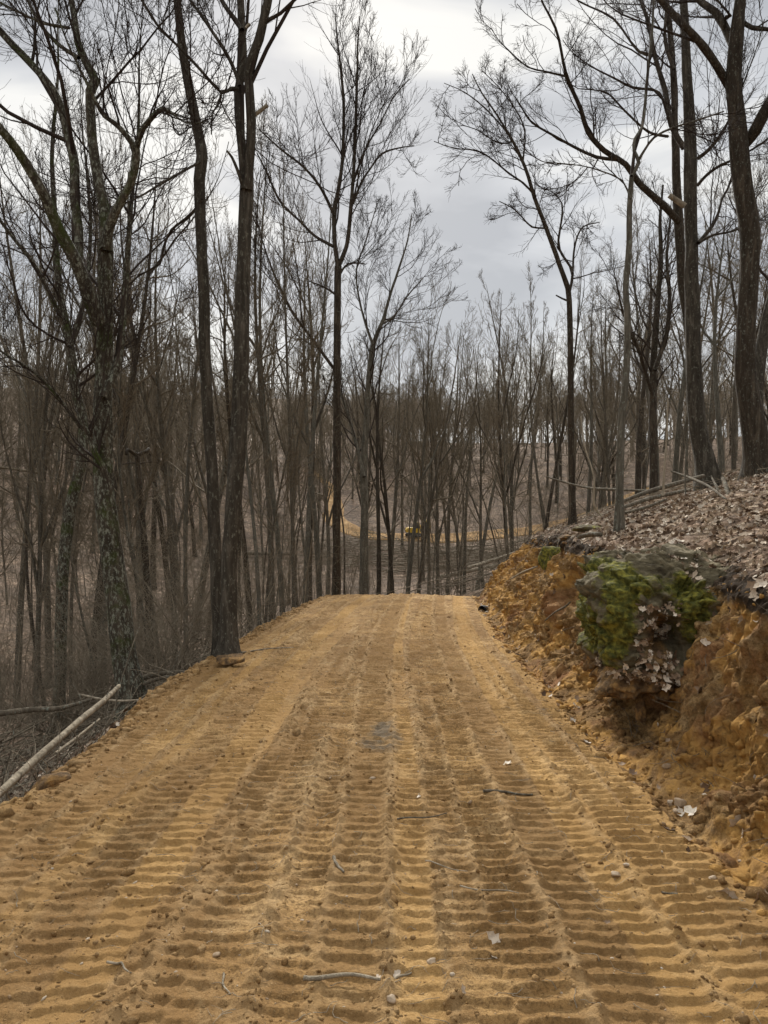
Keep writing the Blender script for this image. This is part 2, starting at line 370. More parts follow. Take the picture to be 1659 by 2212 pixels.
B_grey = bark_mat('bark_grey', (.11, .098, .075), (.22, .19, .15), .3)
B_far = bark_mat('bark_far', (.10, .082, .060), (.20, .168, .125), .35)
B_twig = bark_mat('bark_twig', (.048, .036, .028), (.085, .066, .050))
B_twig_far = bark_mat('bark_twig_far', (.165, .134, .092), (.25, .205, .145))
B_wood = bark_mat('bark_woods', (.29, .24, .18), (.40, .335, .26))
B_dead = bark_mat('weathered_wood', (.30, .25, .18), (.50, .43, .33))
B_log = bark_mat('log_bark', (.13, .105, .075), (.27, .225, .165), .3)
B_redtwig = bark_mat('shrub_twig', (.20, .165, .118), (.33, .275, .20))
M_break, _, _b = mat('fresh_broken_wood'); _b.inputs['Base Color'].default_value = (.55, .40, .24, 1)

# ------------------------------------------------------------------ ground meshes
def grid_mesh(name, xs, ys, Z, keep, mt, parent=None, disp=None, attrs=None):
    nx, ny = len(xs), len(ys)
    X, Y = np.meshgrid(xs, ys)
    V = np.stack([X, Y, Z], -1).reshape(-1, 3)
    if disp is not None: V = V + disp.reshape(-1, 3)
    i = (np.arange(ny - 1)[:, None] * nx + np.arange(nx - 1)[None, :])
    Fq = np.stack([i, i + 1, i + nx + 1, i + nx], -1)[keep].reshape(-1, 4)
    used = np.unique(Fq); rm = np.full(nx * ny, -1); rm[used] = np.arange(len(used))
    at_ = {k: v.reshape(-1)[used] for k, v in (attrs or {}).items()}
    return mesh_np(name, V[used], rm[Fq], mt, attrs=at_, smooth=name != 'earth_bank')
def spaced(a, b, f):
    o = [a]
    while o[-1] < b: o.append(o[-1] + f(o[-1]))
    return np.array(o)
NX0, NX1, NY0, NY1 = -6.0, 9.0, 1.2, 24.0
xs = spaced(NX0, NX1, lambda q: .0145 if -2.5 < q < 3.0 else min(.0145 + .02 * max(-2.5 - q, q - 3.0), .06))
ys = spaced(NY0, NY1, lambda q: min(max(.0027 * q, .0092), .030))
X, Y = np.meshgrid(xs, ys)
Zg = ground(X, Y); tk, ridge, loose = tracks(X, Y); Zn = Zg + tk
_t, _l, _r = edges(X, Y); _b = base(X, Y)
bankm = sstep(0, .25, _r) * sstep(.35, .0, Zg - _b + .28) * sstep(25, 18, Y)
nearbank = sstep(.05, .4, _r)
cr_ = np.abs(fbm(X * 1.7, Y * 1.7, Zg * 2.4, seed=110, oct=4)); cr2 = fbm(X * 5, Y * 5, Zg * 7, seed=120, oct=4); cr3 = fbm(X * 16, Y * 16, Zg * 18, seed=130, oct=3)
stp = vnoise(X * 2.2, Y * 2.2, Zg * 2.5, seed=140); stp = (np.floor(stp * 5) + sstep(0, .5, stp * 5 - np.floor(stp * 5))) / 5
def worley(x, y, z, seed):
    xi, yi, zi = np.floor(x), np.floor(y), np.floor(z); best = np.full(x.shape, 9.); val = np.zeros(x.shape); sec = np.full(x.shape, 9.)
    for a in (-1, 0, 1):
        for b in (-1, 0, 1):
            for c in (-1, 0, 1):
                u, v, q = xi + a, yi + b, zi + c; d = (u + _hash(u, v, q, seed) - x) ** 2 + (v + _hash(u, v, q, seed + 1) - y) ** 2 + (q + _hash(u, v, q, seed + 2) - z) ** 2
                h = _hash(u, v, q, seed + 3); n = d < best; sec = np.where(n, best, np.minimum(sec, d)); val = np.where(n, h, val); best = np.where(n, d, best)
    return val, np.sqrt(sec) - np.sqrt(best)
plate = np.zeros(X.shape); bm_ = (nearbank > .01) & (Zg - _b < .1)
wx = X[bm_] + .03 * fbm(X[bm_] * 9, Y[bm_] * 9, seed=181); wy = Y[bm_] + .03 * fbm(X[bm_] * 9, Y[bm_] * 9, seed=182); wz = Zg[bm_]
v1, e1 = worley(wx * 5, wy * 5, wz * 8, 190); v2, e2 = worley(wx * 13, wy * 13, wz * 17, 195); big_ = sstep(-.2, .3, fbm(wx * 1.3, wy * 1.3, wz, seed=183))
plate[bm_] = big_ * (.10 * (v1 - .5) * sstep(0, .12, e1) - .035 * (1 - sstep(0, .10, e1))) + .040 * (v2 - .5) * sstep(0, .15, e2) - .012 * (1 - sstep(0, .12, e2))
amp = plate + .11 * (cr_ - .25) + .12 * cr2 * .7 + .05 * cr3 + .13 * stp + .018 * fbm(X * 38, Y * 38, Zg * 40, seed=133, oct=2) + .07 * fbm(Y * 5 + X * 1.2, Zg * .7 + X * .3, seed=134, oct=4)
dsp = np.zeros(X.shape + (3,)); aa = amp * nearbank * (.25 + .75 * bankm)
dsp[..., 0] = -.85 * aa; dsp[..., 1] = -.35 * aa; dsp[..., 2] = .55 * aa
off = (1 - sstep(0, .1, -np.maximum(_l, _r)))
dsp[..., 2] += off * (1 - nearbank) * .02 * fbm(X * 9, Y * 9, seed=150, oct=3)
Xd, Yd, Zd = X + dsp[..., 0], Y + dsp[..., 1], Zn + dsp[..., 2]
humus = sstep(-.34, -.04, Zg - _b) * nearbank * (1 - .9 * sstep(0, .18, (Zg - _b)))
humus = np.clip(humus + sstep(.3, .6, fbm(X * 1.1, Y * 1.1, seed=155)) * .3 * nearbank, 0, 1)
grey = np.exp(-(np.abs((X + .03) / .19) ** 2 + ((Y - 5.9) / .8) ** 2)) * (.7 + fbm(X * 6, Y * 6, seed=160)) + .5 * np.exp(-((X - .1) / .12) ** 2 - ((Y - 8.2) / .9) ** 2)
ce = lambda A: .25 * (A[:-1, :-1] + A[1:, :-1] + A[:-1, 1:] + A[1:, 1:])
cl, crr, cz = ce(_l), ce(_r), ce(Zg - _b)
is_road = (cl <= .22) & (crr <= 0) & (ce(Y) < 23.5)
is_bank = (~is_road) & (crr > 0) & (cz < -.05) & (ce(Y) < 23.5)
is_floor = ~(is_road | is_bank)
meta(grid_mesh('dirt_road', xs, ys, Zn, is_road, M_road, disp=dsp, attrs={'ridge': ridge, 'loose': loose, 'grey': grey, 'strip': STRIP}), 'ochre dirt road printed with rows of crawler track marks', 'road', kind='structure')
meta(grid_mesh('earth_bank', xs, ys, Zn, is_bank, M_bank, disp=dsp, attrs={'humus': humus}), 'freshly cut ochre and brown earth bank beside the road', 'bank', kind='structure')
meta(grid_mesh('hillside_ground', xs, ys, Zn, is_floor, M_litter, disp=dsp), 'leaf covered ground above the bank and below the road', 'ground', kind='structure')
fx = spaced(-160, 160, lambda q: min(.35 + .035 * max(abs(q) - 9, 0), 4.)); fy = spaced(-40, 400, lambda q: min(.4 + .025 * max(abs(q) - 24, 0), 6.))
FX, FY = np.meshgrid(fx, fy); FZ = ground(FX, FY)
inn = (FX > NX0 + .02) & (FX < NX1 - .02) & (FY > NY0 + .02) & (FY < NY1 - .02)
FZ = FZ - .12 * inn
kc = ~((FX > NX0 + .8) & (FX < NX1 - .8) & (FY > NY0 + .6) & (FY < NY1 - .8)); kc = kc[:-1, :-1] | kc[1:, 1:] | kc[1:, :-1] | kc[:-1, 1:]
t_, l_, r_ = edges(FX, FY); rd = (ce(np.maximum(l_, r_)) < .3) & (ce(FY) < 2)
meta(grid_mesh('forest_floor', fx, fy, FZ, kc & ~rd, M_litter), 'brown leaf covered floor of the wooded hollow', 'ground', kind='structure')
zz_ = np.zeros_like(FX)
meta(grid_mesh('road_behind', fx, fy, FZ, kc & rd, M_road, attrs={'ridge': zz_, 'loose': zz_, 'grey': zz_, 'strip': zz_ + .5}), 'ochre dirt road running on behind the viewer', 'road', kind='structure')
# the road's far part across the hollow, climbing the opposite slope
def far_road():
    path = catmull([(34, 93, 0), (24, 88, 0), (14, 86.2, 0), (5, 86.0, 0), (-2, 87.0, 0), (-6.3, 93, 0), (-6.9, 101, 0), (-8.4, 112, 0), (-12, 122, 0)], .6)[:, :2]
    T = np.gradient(path, axis=0); T /= np.linalg.norm(T, axis=1, keepdims=True); Nn = np.stack([T[:, 1], -T[:, 0]], 1)
    u = np.linspace(-1.7, 2.6, 24); wv = np.interp(np.arange(len(path)), [0, len(path) * .62, len(path)], [1., .7, .16])[:, None]
    XX = path[:, :1] + Nn[:, :1] * u[None] * wv; YY = path[:, 1:] + Nn[:, 1:] * u[None] * wv
    ed = .25 * fbm(XX * .8, YY * .8, seed=170)
    ZZ = ground(XX, YY) + .10 + ed * .4; ZZ[:, 0] -= .5; ZZ[:, -1] -= .5
    n, k = XX.shape; i = np.arange(n - 1)[:, None] * k + np.arange(k - 1)[None]
    f = np.stack([i, i + 1, i + k + 1, i + k], -1).reshape(-1, 4); z0 = np.zeros(n * k)
    meta(mesh_np('far_road', np.stack([XX, YY, ZZ], -1).reshape(-1, 3), f, M_road, attrs={'ridge': z0, 'loose': z0, 'grey': z0, 'strip': z0 + .5}), 'ochre dirt road crossing the slope beyond the hollow', 'road', kind='structure')
far_road()

# surface sampler for the near ground (includes the marks and the displaced bank)
def surf(x, y):
    i = np.clip(np.searchsorted(xs, x), 1, len(xs) - 1); j = np.clip(np.searchsorted(ys, y), 1, len(ys) - 1)
    p = np.stack([Xd[j, i], Yd[j, i], Zd[j, i]], -1)
    a = np.stack([Xd[j, i] - Xd[j, i - 1], Yd[j, i] - Yd[j, i - 1], Zd[j, i] - Zd[j, i - 1]], -1); b = np.stack([Xd[j, i] - Xd[j - 1, i], Yd[j, i] - Yd[j - 1, i], Zd[j, i] - Zd[j - 1, i]], -1)
    n = np.cross(a, b); n /= np.linalg.norm(n, axis=-1, keepdims=True) + 1e-9
    return p, n
# ------------------------------------------------------------------ trees traced from their real outlines
def grow_stem(pts, d, dd=0., ext=0., step=.16):
    """pts: (px, py, width px) from the base up; returns P (k,3), R (k)"""
    n = len(pts); q = []
    for i, (px, py, wd) in enumerate(pts):
        di = d + dd * i / (n - 1); q.append((*at(px, py, di), wd / F * di / 2))
    if ext:
        a, b = np.array(q[-2]), np.array(q[-1]); D = (b - a)[:3]; D /= np.linalg.norm(D); r = b[3]; p = b[:3]
        for s in range(1, 5):
            D = D + np.array([.06 * math.sin(s * 2.1 + px), .05 * math.cos(s * 1.7), .12]); D /= np.linalg.norm(D)
            p = p + D * ext / 4; q.append((*p, max(r * (1 - s / 4.3), .008)))
    S = catmull(q, step); return S[:, :3], np.maximum(S[:, 3], .006)
def resamp(P, R, k):
    s = np.r_[0, np.cumsum(np.linalg.norm(np.diff(P, axis=0), axis=1))]; u = np.linspace(0, s[-1], k)
    return np.stack([np.interp(u, s, P[:, i]) for i in range(3)], 1), np.interp(u, s, R)
def hero(name, label, cat, d, stems, bark, twig=None, seed=1, crown=.35, n1=14, L1=2.2, dens=1., n2=8, n3=6, n4=3, ang=.75, up=.10, group=None, sides=14, tw=.0025, stub=None):
    """stems: list of (pts, depth drift, extension, sprouts?)  first one is the trunk"""
    rng = np.random.default_rng(seed); tb = []; L1s = []
    base_pt = None
    for si, (pts, dd, ext, spr) in enumerate(stems):
        d0 = d if si == 0 else d + spr[1] if isinstance(spr, tuple) else d
        P, Rr = grow_stem(pts, d0, dd, ext)
        if si == 0:
            z = gz(P[0, 0], P[0, 1]) - .25
            if P[0, 2] > z:
                k = max(2, int((P[0, 2] - z) / .15)); D = P[0] - P[3]; add = np.stack([P[0] + (P[0] - P[3]) / max(1e-3, P[3, 2] - P[0, 2]) * 0 + np.array([0, 0, -1]) * (P[0, 2] - z) * j / k for j in range(k, 0, -1)])
                P = np.vstack([add, P]); Rr = np.r_[np.full(k, Rr[0]), Rr]
            g0 = gz(P[0, 0], P[0, 1]); Rr = Rr * (1 + .45 * np.exp(-np.maximum(P[:, 2] - g0, 0) / .22))
            base_pt = (P[0, 0], P[0, 1], g0)
        wv = .012 * np.stack([fbm(P[:, 2] * 1.5, P[:, 2] * 0 + si, seed=seed), fbm(P[:, 2] * 1.5, P[:, 2] * 0 + 7 + si, seed=seed), P[:, 2] * 0], 1); P = P + wv
        tb.append(tubes(P[None], Rr[None], sides if Rr.max() > .05 else 8, .16, seed))
        fr = spr[0] if isinstance(spr, tuple) else spr
        if fr is not None:
            Pk, Rk = resamp(P, Rr, 24); ln = np.linalg.norm(np.diff(Pk, axis=0), axis=1).sum()
            nn = max(3, int(n1 * ln / 8 * (1 - fr) * 2.2))
            Q, QR = children(Pk[None], Rk[None], nn, fr, .99, lambda t, p: L1 * (1.15 - .65 * t), ang, 10, up * 1.2, .13, .34, rng, .008, .045); L1s.append((Q, QR))
            if Rk.max() < .07: L1s.append((Pk[None][:, ::2][:, :11], Rk[None][:, ::2][:, :11]))
    root = empty(name, base_pt, label, cat, group)
    v, f = join(tb); mesh_np('trunk', v, f, bark, root, origin=base_pt)
    P1 = np.vstack([q for q, _ in L1s]); R1 = np.vstack([r for _, r in L1s])
    v, f = join([tubes(P1, R1, 5)] + crown_mesh(P1, R1, rng, n2, n3, n4, tw, dens, up)); mesh_np('crown', v, f, twig or B_twig, root, origin=base_pt)
    for s in (stub or []):
        P, Rr = grow_stem(s, d, 0, 0, .05); v, f = tubes(P[None], Rr[None], 8, .2, seed, cap=True); mesh_np('broken_limb', v, f, B_dead, root, origin=base_pt)
    return root
z1 = lambda *p: [(a / 2, b / 2, w) for a, b, w in p]                 # upper-left detail of the photo
z2 = lambda *p: [(829.5 + a / 2, b / 2, w) for a, b, w in p]         # upper-right detail
hero('lichen_tree', 'largest tree left of the road, lichen spotted trunk splitting into many leaning limbs', 'tree', 9.0, [
    ([(283, 1500, 60), (268, 1420, 54), (254, 1300, 49), (240, 1200, 46), (229, 1110, 44), (223, 1000, 41), (224, 880, 38), (227, 760, 35), (228, 620, 32), (230, 490, 27), (231, 466, 12)], .2, 0, None),
    (z1((458, 1080, 26), (456, 990, 26), (448, 880, 24), (425, 780, 23), (400, 600, 20), (388, 400, 20), (410, 350, 20), (370, 270, 17), (335, 180, 15), (320, 60, 13), (290, -80, 11)), .5, 3.5, .25),
    (z1((462, 1080, 20), (472, 985, 21), (510, 900, 19), (568, 790, 17), (590, 700, 17), (588, 640, 17)), -.3, 0, None),
    (z1((585, 640, 13), (550, 590, 12), (500, 535, 10), (450, 500, 9), (415, 440, 8)), -.2, 1.0, .2),
    (z1((588, 650, 13), (610, 570, 12), (650, 515, 11), (695, 470, 10), (740, 485, 6), (770, 510, 4)), -.5, .6, .2),
    (z1((430, 1400, 34), (390, 1285, 30), (330, 1130, 27), (250, 990, 25), (195, 850, 23), (110, 700, 21), (40, 600, 19), (-60, 480, 17)), -1.2, 4., .35),
    (z1((335, 1130, 20), (340, 1000, 20), (320, 850, 20), (325, 720, 20), (300, 600, 19), (250, 430, 18), (200, 350, 17), (130, 270, 16), (60, 200, 15), (-20, 110, 14)), .6, 4., .35),
    (z1((340, 250, 9), (250, 190, 8), (170, 100, 7), (120, 0, 6)), .4, 2.5, .1),
    (z1((300, 120, 6), (190, 100, 6), (80, 50, 5), (0, 10, 5)), .2, 2, .1),
    ([(238, 1060, 16), (222, 1010, 15), (205, 980, 14), (190, 940, 10), (176, 905, 8), (168, 870, 5)], -.2, .3, .5),
    ([(226, 860, 18), (250, 800, 17), (262, 740, 16), (268, 650, 14), (276, 540, 12), (283, 450, 10), (290, 380, 8)], .8, 3, .3)],
    B_lich, seed=11, n1=7, L1=1.9, ang=.7, up=.12)
hero('mossy_tree', 'grey green tree just left of the largest lichen trunk, leaning stems that cross behind it', 'tree', 11.5, [
    ([(128, 1500, 27), (131, 1440, 26), (136, 1243, 25), (150, 1110, 24), (172, 1010, 22), (180, 923, 22), (162, 830, 20), (150, 740, 19), (132, 650, 16), (122, 560, 14), (119, 470, 11), (112, 350, 9), (120, 230, 7)], 1.5, 2.5, .35),
    ([(150, 750, 12), (170, 700, 11), (190, 600, 9), (196, 500, 8), (190, 400, 6)], 1., 2, .2),
    ([(140, 700, 12), (110, 640, 10), (80, 580, 9), (50, 540, 8), (10, 490, 7), (-30, 430, 6)], -.5, 2, .2),
    ([(180, 930, 9), (150, 890, 7), (120, 850, 7), (70, 800, 6), (20, 770, 5)], -.8, 1, .1)], B_lich, seed=12, n1=6, L1=1.7)
hero('tulip_tree', 'tall single stemmed dark tree with an S bend, left of the forked trunk', 'tree', 9.9, [
    ([(478, 1440, 30), (472, 1323, 27), (465, 1163, 26), (460, 1043, 25), (452, 923, 25), (444, 803, 25), (440, 625, 24), (433, 475, 24), (431, 390, 24), (438, 340, 24), (430, 290, 22), (415, 215, 20), (395, 115, 18), (384, 0, 17), (375, -90, 16)], .2, 5.5, .72),
    (z1((865, 700, 6), (800, 735, 5), (700, 790, 5), (620, 840, 4), (540, 880, 3)), -.6, .3, .1),
    (z1((870, 860, 6), (820, 930, 6), (740, 990, 5), (700, 1080, 5), (690, 1140, 4), (600, 1190, 4), (500, 1290, 3)), .8, .2, .1)],
    B_brown, seed=13, n1=5, L1=1.8)
hero('forked_tree', 'big dark trunk at the left road edge, forked high up with broken stubs', 'tree', 9.3, [
    ([(492, 1415, 44), (493, 1380, 36), (494, 1243, 33), (504, 1083, 35), (516, 923, 35), (521, 803, 34), (527, 550, 30), (532, 420, 31), (534, 385, 27), (537, 345, 17), (539, 315, 7)], .1, 0, None),
    (z1((1060, 820, 20), (1052, 700, 19), (1035, 560, 18), (1028, 400, 17), (1050, 280, 17), (1046, 130, 15), (1040, 0, 15), (1036, -160, 13)), .2, 5, .5),
    (z1((1068, 820, 22), (1078, 700, 21), (1085, 520, 20), (1074, 350, 19), (1082, 270, 19), (1122, 170, 18), (1145, 70, 17), (1165, -20, 15), (1180, -140, 13)), -.3, 5, .5),
    (z1((1045, 130, 10), (1020, 90, 9), (980, 40, 9), (945, -20, 8)), .3, 4, .2),
    (z1((1035, 370, 8), (1000, 270, 7), (940, 170, 7), (880, 80, 6), (820, 0, 6), (780, -60, 5)), .6, 2, .1),
    (z1((1030, 385, 7), (1000, 380, 7), (960, 402, 6), (900, 340, 6), (850, 282, 6), (760, 190, 5), (680, 110, 5), (610, 0, 5)), -.6, 2, .15),
    (z1((960, 400, 5), (940, 460, 4), (920, 480, 3), (915, 540, 2)), -.3, .2, .1),
    (z1((1055, 830, 9), (1040, 780, 8), (1022, 730, 7), (1000, 680, 6), (978, 652, 5)), -.2, 0, None)],
    B_brown, seed=14, n1=5, L1=1.6, stub=[z1((1098, 498, 9), (1125, 478, 8), (1156, 454, 8)), z1((1062, 122, 7), (1070, 112, 7), (1080, 104, 7)), [(508, 1020, 3), (515, 980, 6), (520, 930, 7), (524, 880, 4)]])
hero('tulip_tree', 'straight slim tree in the middle, standing right behind the left end of the road crest', 'tree', 21.5, [
    ([(727, 1295, 20), (727, 1200, 18), (728, 1000, 17), (728, 800, 16), (729, 640, 15), (730, 575, 15)], .0, 0, None),
    (z1((1458, 1150, 10), (1445, 1030, 9), (1445, 900, 9), (1462, 820, 8), (1482, 650, 7), (1482, 400, 6), (1460, 200, 4), (1448, 60, 2)), .3, 0, .2),
    (z1((1464, 1150, 10), (1500, 1050, 9), (1518, 880, 8), (1532, 650, 7), (1540, 400, 6), (1545, 240, 4), (1552, 70, 2)), -.3, 0, .2),
    (z1((1440, 1065, 7), (1360, 1020, 6), (1290, 950, 5), (1210, 870, 5), (1150, 740, 4), (1110, 660, 2.5)), .8, 0, .1),
    (z1((1445, 930, 7), (1385, 810, 6), (1310, 720, 5), (1220, 650, 4), (1120, 560, 2.5)), -.8, 0, .1),
    (z1((1524, 880, 6), (1560, 790, 5), (1600, 730, 4), (1650, 665, 4), (1720, 640, 3), (1790, 630, 2)), .7, 0, .1),
    (z1((1528, 780, 5), (1580, 640, 4), (1640, 540, 3), (1700, 420, 2.5), (1770, 340, 2)), -.4, 0, .1),
    (z1((1440, 1590, 7), (1360, 1480, 6), (1265, 1350, 6), (1200, 1220, 5), (1150, 1090, 3), (1110, 950, 2)), -.5, 0, .15),
    (z1((1470, 1180, 6), (1490, 1150, 4), (1520, 1136, 4), (1575, 1138, 2)), 0, 0, .2),
    (z1((1445, 1270, 5), (1400, 1240, 4), (1335, 1215, 2)), 0, 0, .2)],
    B_dark, seed=15, n1=9, L1=2.1, ang=.6, up=.17, n2=6, n3=5, n4=3, tw=.0036)
hero('oak_tree', 'slim tree right of the middle trunk, its stem bending right into a narrow crown', 'tree', 25, [
    ([(786, 1290, 20), (787, 1180, 18), (788, 1079, 17), (786, 1010, 16), (792, 900, 12), (798, 800, 11), (808, 740, 10), (828, 690, 8), (842, 640, 6), (862, 580, 5), (880, 520, 3), (890, 460, 2)], 1.0, 0, .5),
    ([(806, 745, 6), (790, 700, 5), (775, 640, 4), (770, 580, 3), (790, 520, 2.5), (815, 440, 2)], .5, 0, .1),
    ([(786, 1030, 9), (765, 940, 7), (740, 860, 5), (720, 800, 4)], 1.5, 0, .3),
    ([(826, 700, 4), (850, 685, 3), (880, 640, 3), (915, 600, 2)], -.8, 0, .1)],
    B_grey, seed=16, n1=9, L1=2.1, up=.1, tw=.0038, n2=6, n3=5)
hero('leaning_tree', 'slender tree behind the bank whose crown leans far left over the road gap', 'tree', 15.0, [
    ([(1238, 1210, 17), (1236, 1050, 15), (1233, 900, 14), (1232, 800, 13), (1229, 650, 12), (1222, 610, 11), (1208, 570, 10), (1180, 492, 9), (1154, 425, 8), (1134, 360, 7), (1108, 305, 6), (1075, 250, 4), (1040, 200, 3), (1020, 160, 2)], -1.0, 0, .68),
    (z2((800, 1270, 6), (815, 1180, 6), (790, 1130, 5), (752, 1065, 5), (765, 960, 4), (770, 880, 3), (730, 830, 2)), .6, 0, .2),
    (z2((815, 1180, 5), (825, 1060, 4), (860, 980, 3), (930, 960, 2)), .8, 0, .1),
    (z2((700, 985, 4), (640, 980, 4), (600, 940, 3), (560, 900, 2.5), (500, 870, 2)), -.6, 0, .1),
    (z2((655, 850, 5), (600, 790, 4), (540, 750, 4), (470, 690, 3), (400, 650, 3), (300, 640, 2), (215, 610, 1.5)), -1, 0, .1),
    (z2((630, 770, 5), (580, 650, 4), (520, 560, 3), (440, 470, 3), (350, 400, 2), (260, 360, 1.5)), .8, 0, .1),
    (z2((600, 700, 4), (610, 560, 3), (560, 460, 2.5), (500, 380, 2), (420, 300, 1.5)), -.5, 0, .1),
    (z2((560, 610, 3), (500, 620, 2.5), (400, 560, 2), (330, 540, 1.5)), .3, 0, .1),
    (z2((795, 1300, 5), (770, 1290, 4), (742, 1275, 3)), 0, 0, None)],
    B_dark, seed=17, n1=9, L1=1.0, ang=.8, up=.03, tw=.0027, n2=5, n3=5)
hero('young_tree', 'thin straight young tree rooted on top of the bank behind the mossy rock', 'tree', 9.6, [
    ([(1337, 1122, 18), (1338, 1040, 16), (1341, 929, 15), (1352, 800, 14), (1356, 680, 13), (1352, 620, 12), (1357, 555, 12), (1360, 450, 11), (1364, 380, 10)], .2, 0, None),
    (z2((1070, 760, 8), (1100, 700, 8), (1080, 650, 7), (1085, 600, 7), (1115, 550, 6), (1130, 450, 6), (1140, 300, 6), (1155, 150, 5), (1165, 0, 4), (1160, -120, 3)), .3, 1.5, .3),
    (z2((1100, 690, 6), (1130, 640, 5), (1170, 590, 5), (1250, 550, 4), (1350, 520, 4), (1470, 480, 3)), -.4, 0, .2),
    (z2((1062, 860, 4), (1030, 780, 3), (940, 740, 3), (850, 715, 2), (700, 700, 1.5)), .2, 0, .1)],
    B_grey, seed=18, n1=7, L1=.9, n2=7, n3=5, tw=.0028)
hero('oak_tree', 'tall straight trunk on the bank top with a pale snapped limb halfway up', 'tree', 13.0, [
    ([(1530, 1030, 44), (1520, 980, 38), (1507, 926, 35), (1499, 800, 32), (1496, 650, 29), (1493, 550, 27), (1492, 350, 26), (1488, 250, 23), (1483, 150, 20), (1477, 0, 15), (1472, -100, 12)], .3, 4, .65),
    (z2((1355, 685, 8), (1400, 650, 7), (1450, 590, 6), (1490, 520, 5), (1540, 400, 4)), -.8, 1, .1),
    (z2((1355, 800, 7), (1400, 750, 6), (1460, 710, 6), (1510, 690, 5), (1600, 640, 4)), -1.0, 1, .1),
    (z2((1360, 1050, 9), (1400, 1000, 8), (1440, 940, 6), (1460, 860, 5), (1500, 780, 4), (1510, 640, 3)), .6, 1, .1),
    (z2((1365, 1045, 6), (1420, 1015, 5), (1500, 1000, 4), (1600, 960, 3)), -.5, .5, .1)],
    B_brown, seed=19, n1=6, L1=1.8, stub=[z2((1300, 890, 13), (1270, 870, 13), (1232, 843, 12))])
hero('oak_tree', 'spreading tree half hidden by the straight trunk, one long limb arching far left', 'tree', 15.5, [
    ([(1516, 1010, 26), (1505, 900, 24), (1496, 760, 22), (1485, 680, 21), (1474, 600, 20), (1465, 475, 20), (1459, 325, 16), (1454, 150, 13), (1440, 0, 11)], .5, 4, .55),
    (z2((1275, 960, 15), (1200, 880, 14), (1100, 790, 13), (1045, 710, 12), (950, 650, 11), (880, 570, 10), (850, 470, 9), (815, 390, 8), (785, 310, 7), (765, 220, 6), (740, 120, 5), (690, 20, 4), (660, -60, 3)), -2.0, 1.0, .3),
    (z2((1010, 690, 8), (920, 680, 7), (830, 640, 6), (740, 590, 5), (640, 530, 4), (600, 470, 3), (560, 410, 2)), -.5, .3, .3),
    (z2((785, 330, 5), (700, 310, 4), (620, 290, 3), (550, 230, 3), (500, 180, 2)), -.8, .3, .1),
    (z2((1295, 640, 12), (1240, 540, 11), (1215, 400, 10), (1165, 230, 9), (1150, 120, 8), (1110, 0, 7), (1080, -90, 6)), 1.0, 3, .3),
    (z2((1240, 550, 6), (1190, 400, 5), (1080, 380, 5), (1000, 340, 4), (900, 290, 3), (830, 240, 2)), -1.0, .4, .1),
    (z2((1225, 590, 6), (1140, 570, 5), (1030, 470, 4), (960, 400, 3), (850, 385, 2)), -1.2, .4, .1),
    (z2((1165, 240, 6), (1100, 220, 5), (1010, 100, 4), (960, 60, 4), (850, 10, 3), (780, -40, 2)), .5, 1, .1),
    (z2((1250, 300, 8), (1215, 180, 7), (1220, 60, 6), (1230, -60, 5)), .4, 3, .2)],
    B_dark, seed=20, n1=8, L1=1.35, ang=.8, up=.05, n2=5, n3=5)
hero('oak_tree', 'thickest tree at the right edge, dark trunk forking over the bank', 'tree', 12.2, [
    ([(1645, 1015, 62), (1634, 960, 54), (1620, 880, 47), (1609, 800, 43), (1611, 700, 40), (1619, 600, 39), (1621, 500, 40), (1606, 410, 39), (1599, 330, 40), (1590, 240, 33), (1585, 175, 30), (1589, 90, 29), (1599, 0, 23), (1606, -90, 19)], -.2, 4.5, .75),
    (z2((1560, 620, 24), (1600, 570, 25), (1640, 490, 24), (1690, 400, 22), (1740, 280, 20), (1780, 150, 16)), -.8, 4, .4),
    (z2((1500, 390, 17), (1440, 290, 16), (1385, 205, 15), (1300, 115, 14), (1220, 30, 13), (1150, -60, 11)), -.8, 4, .35),
    (z2((1505, 190, 17), (1470, 110, 16), (1430, 50, 15), (1370, 10, 12), (1310, -60, 10)), .6, 3, .3),
    (z2((1540, 90, 9), (1590, 120, 9), (1640, 125, 8), (1720, 130, 7)), -.4, 2, .3),
    (z2((1470, 130, 6), (1480, 70, 6), (1500, 70, 5), (1450, 10, 4)), -.3, 1, .3)],
    B_dark, seed=21, n1=6, L1=1.9, sides=16)
hero('oak_tree', 'leaning trunk cut off by the right edge, behind the thickest tree', 'tree', 15.0, [
    ([(1630, 990, 30), (1634, 880, 28), (1642, 780, 26), (1655, 700, 24), (1680, 600, 20), (1710, 480, 16)], .5, 4, .4)], B_brown, seed=22, n1=6, L1=1.8)
hero('oak_tree', 'pair of twisted slim stems left of the straight trunk on the slope, tangled crown', 'tree', 18.0, [
    ([(1412, 1060, 17), (1410, 900, 16), (1412, 780, 14), (1420, 650, 12), (1428, 560, 10), (1425, 480, 7), (1432, 400, 4)], 1., 0, .3),
    ([(1414, 800, 10), (1440, 720, 9), (1446, 640, 8), (1440, 560, 6), (1448, 470, 4)], .6, .5, .1),
    ([(1412, 860, 8), (1380, 760, 7), (1350, 690, 5), (1330, 600, 3)], -.8, .3, .1)], B_dark, seed=23, n1=9, L1=1.5, up=.02, n2=6, n3=5)
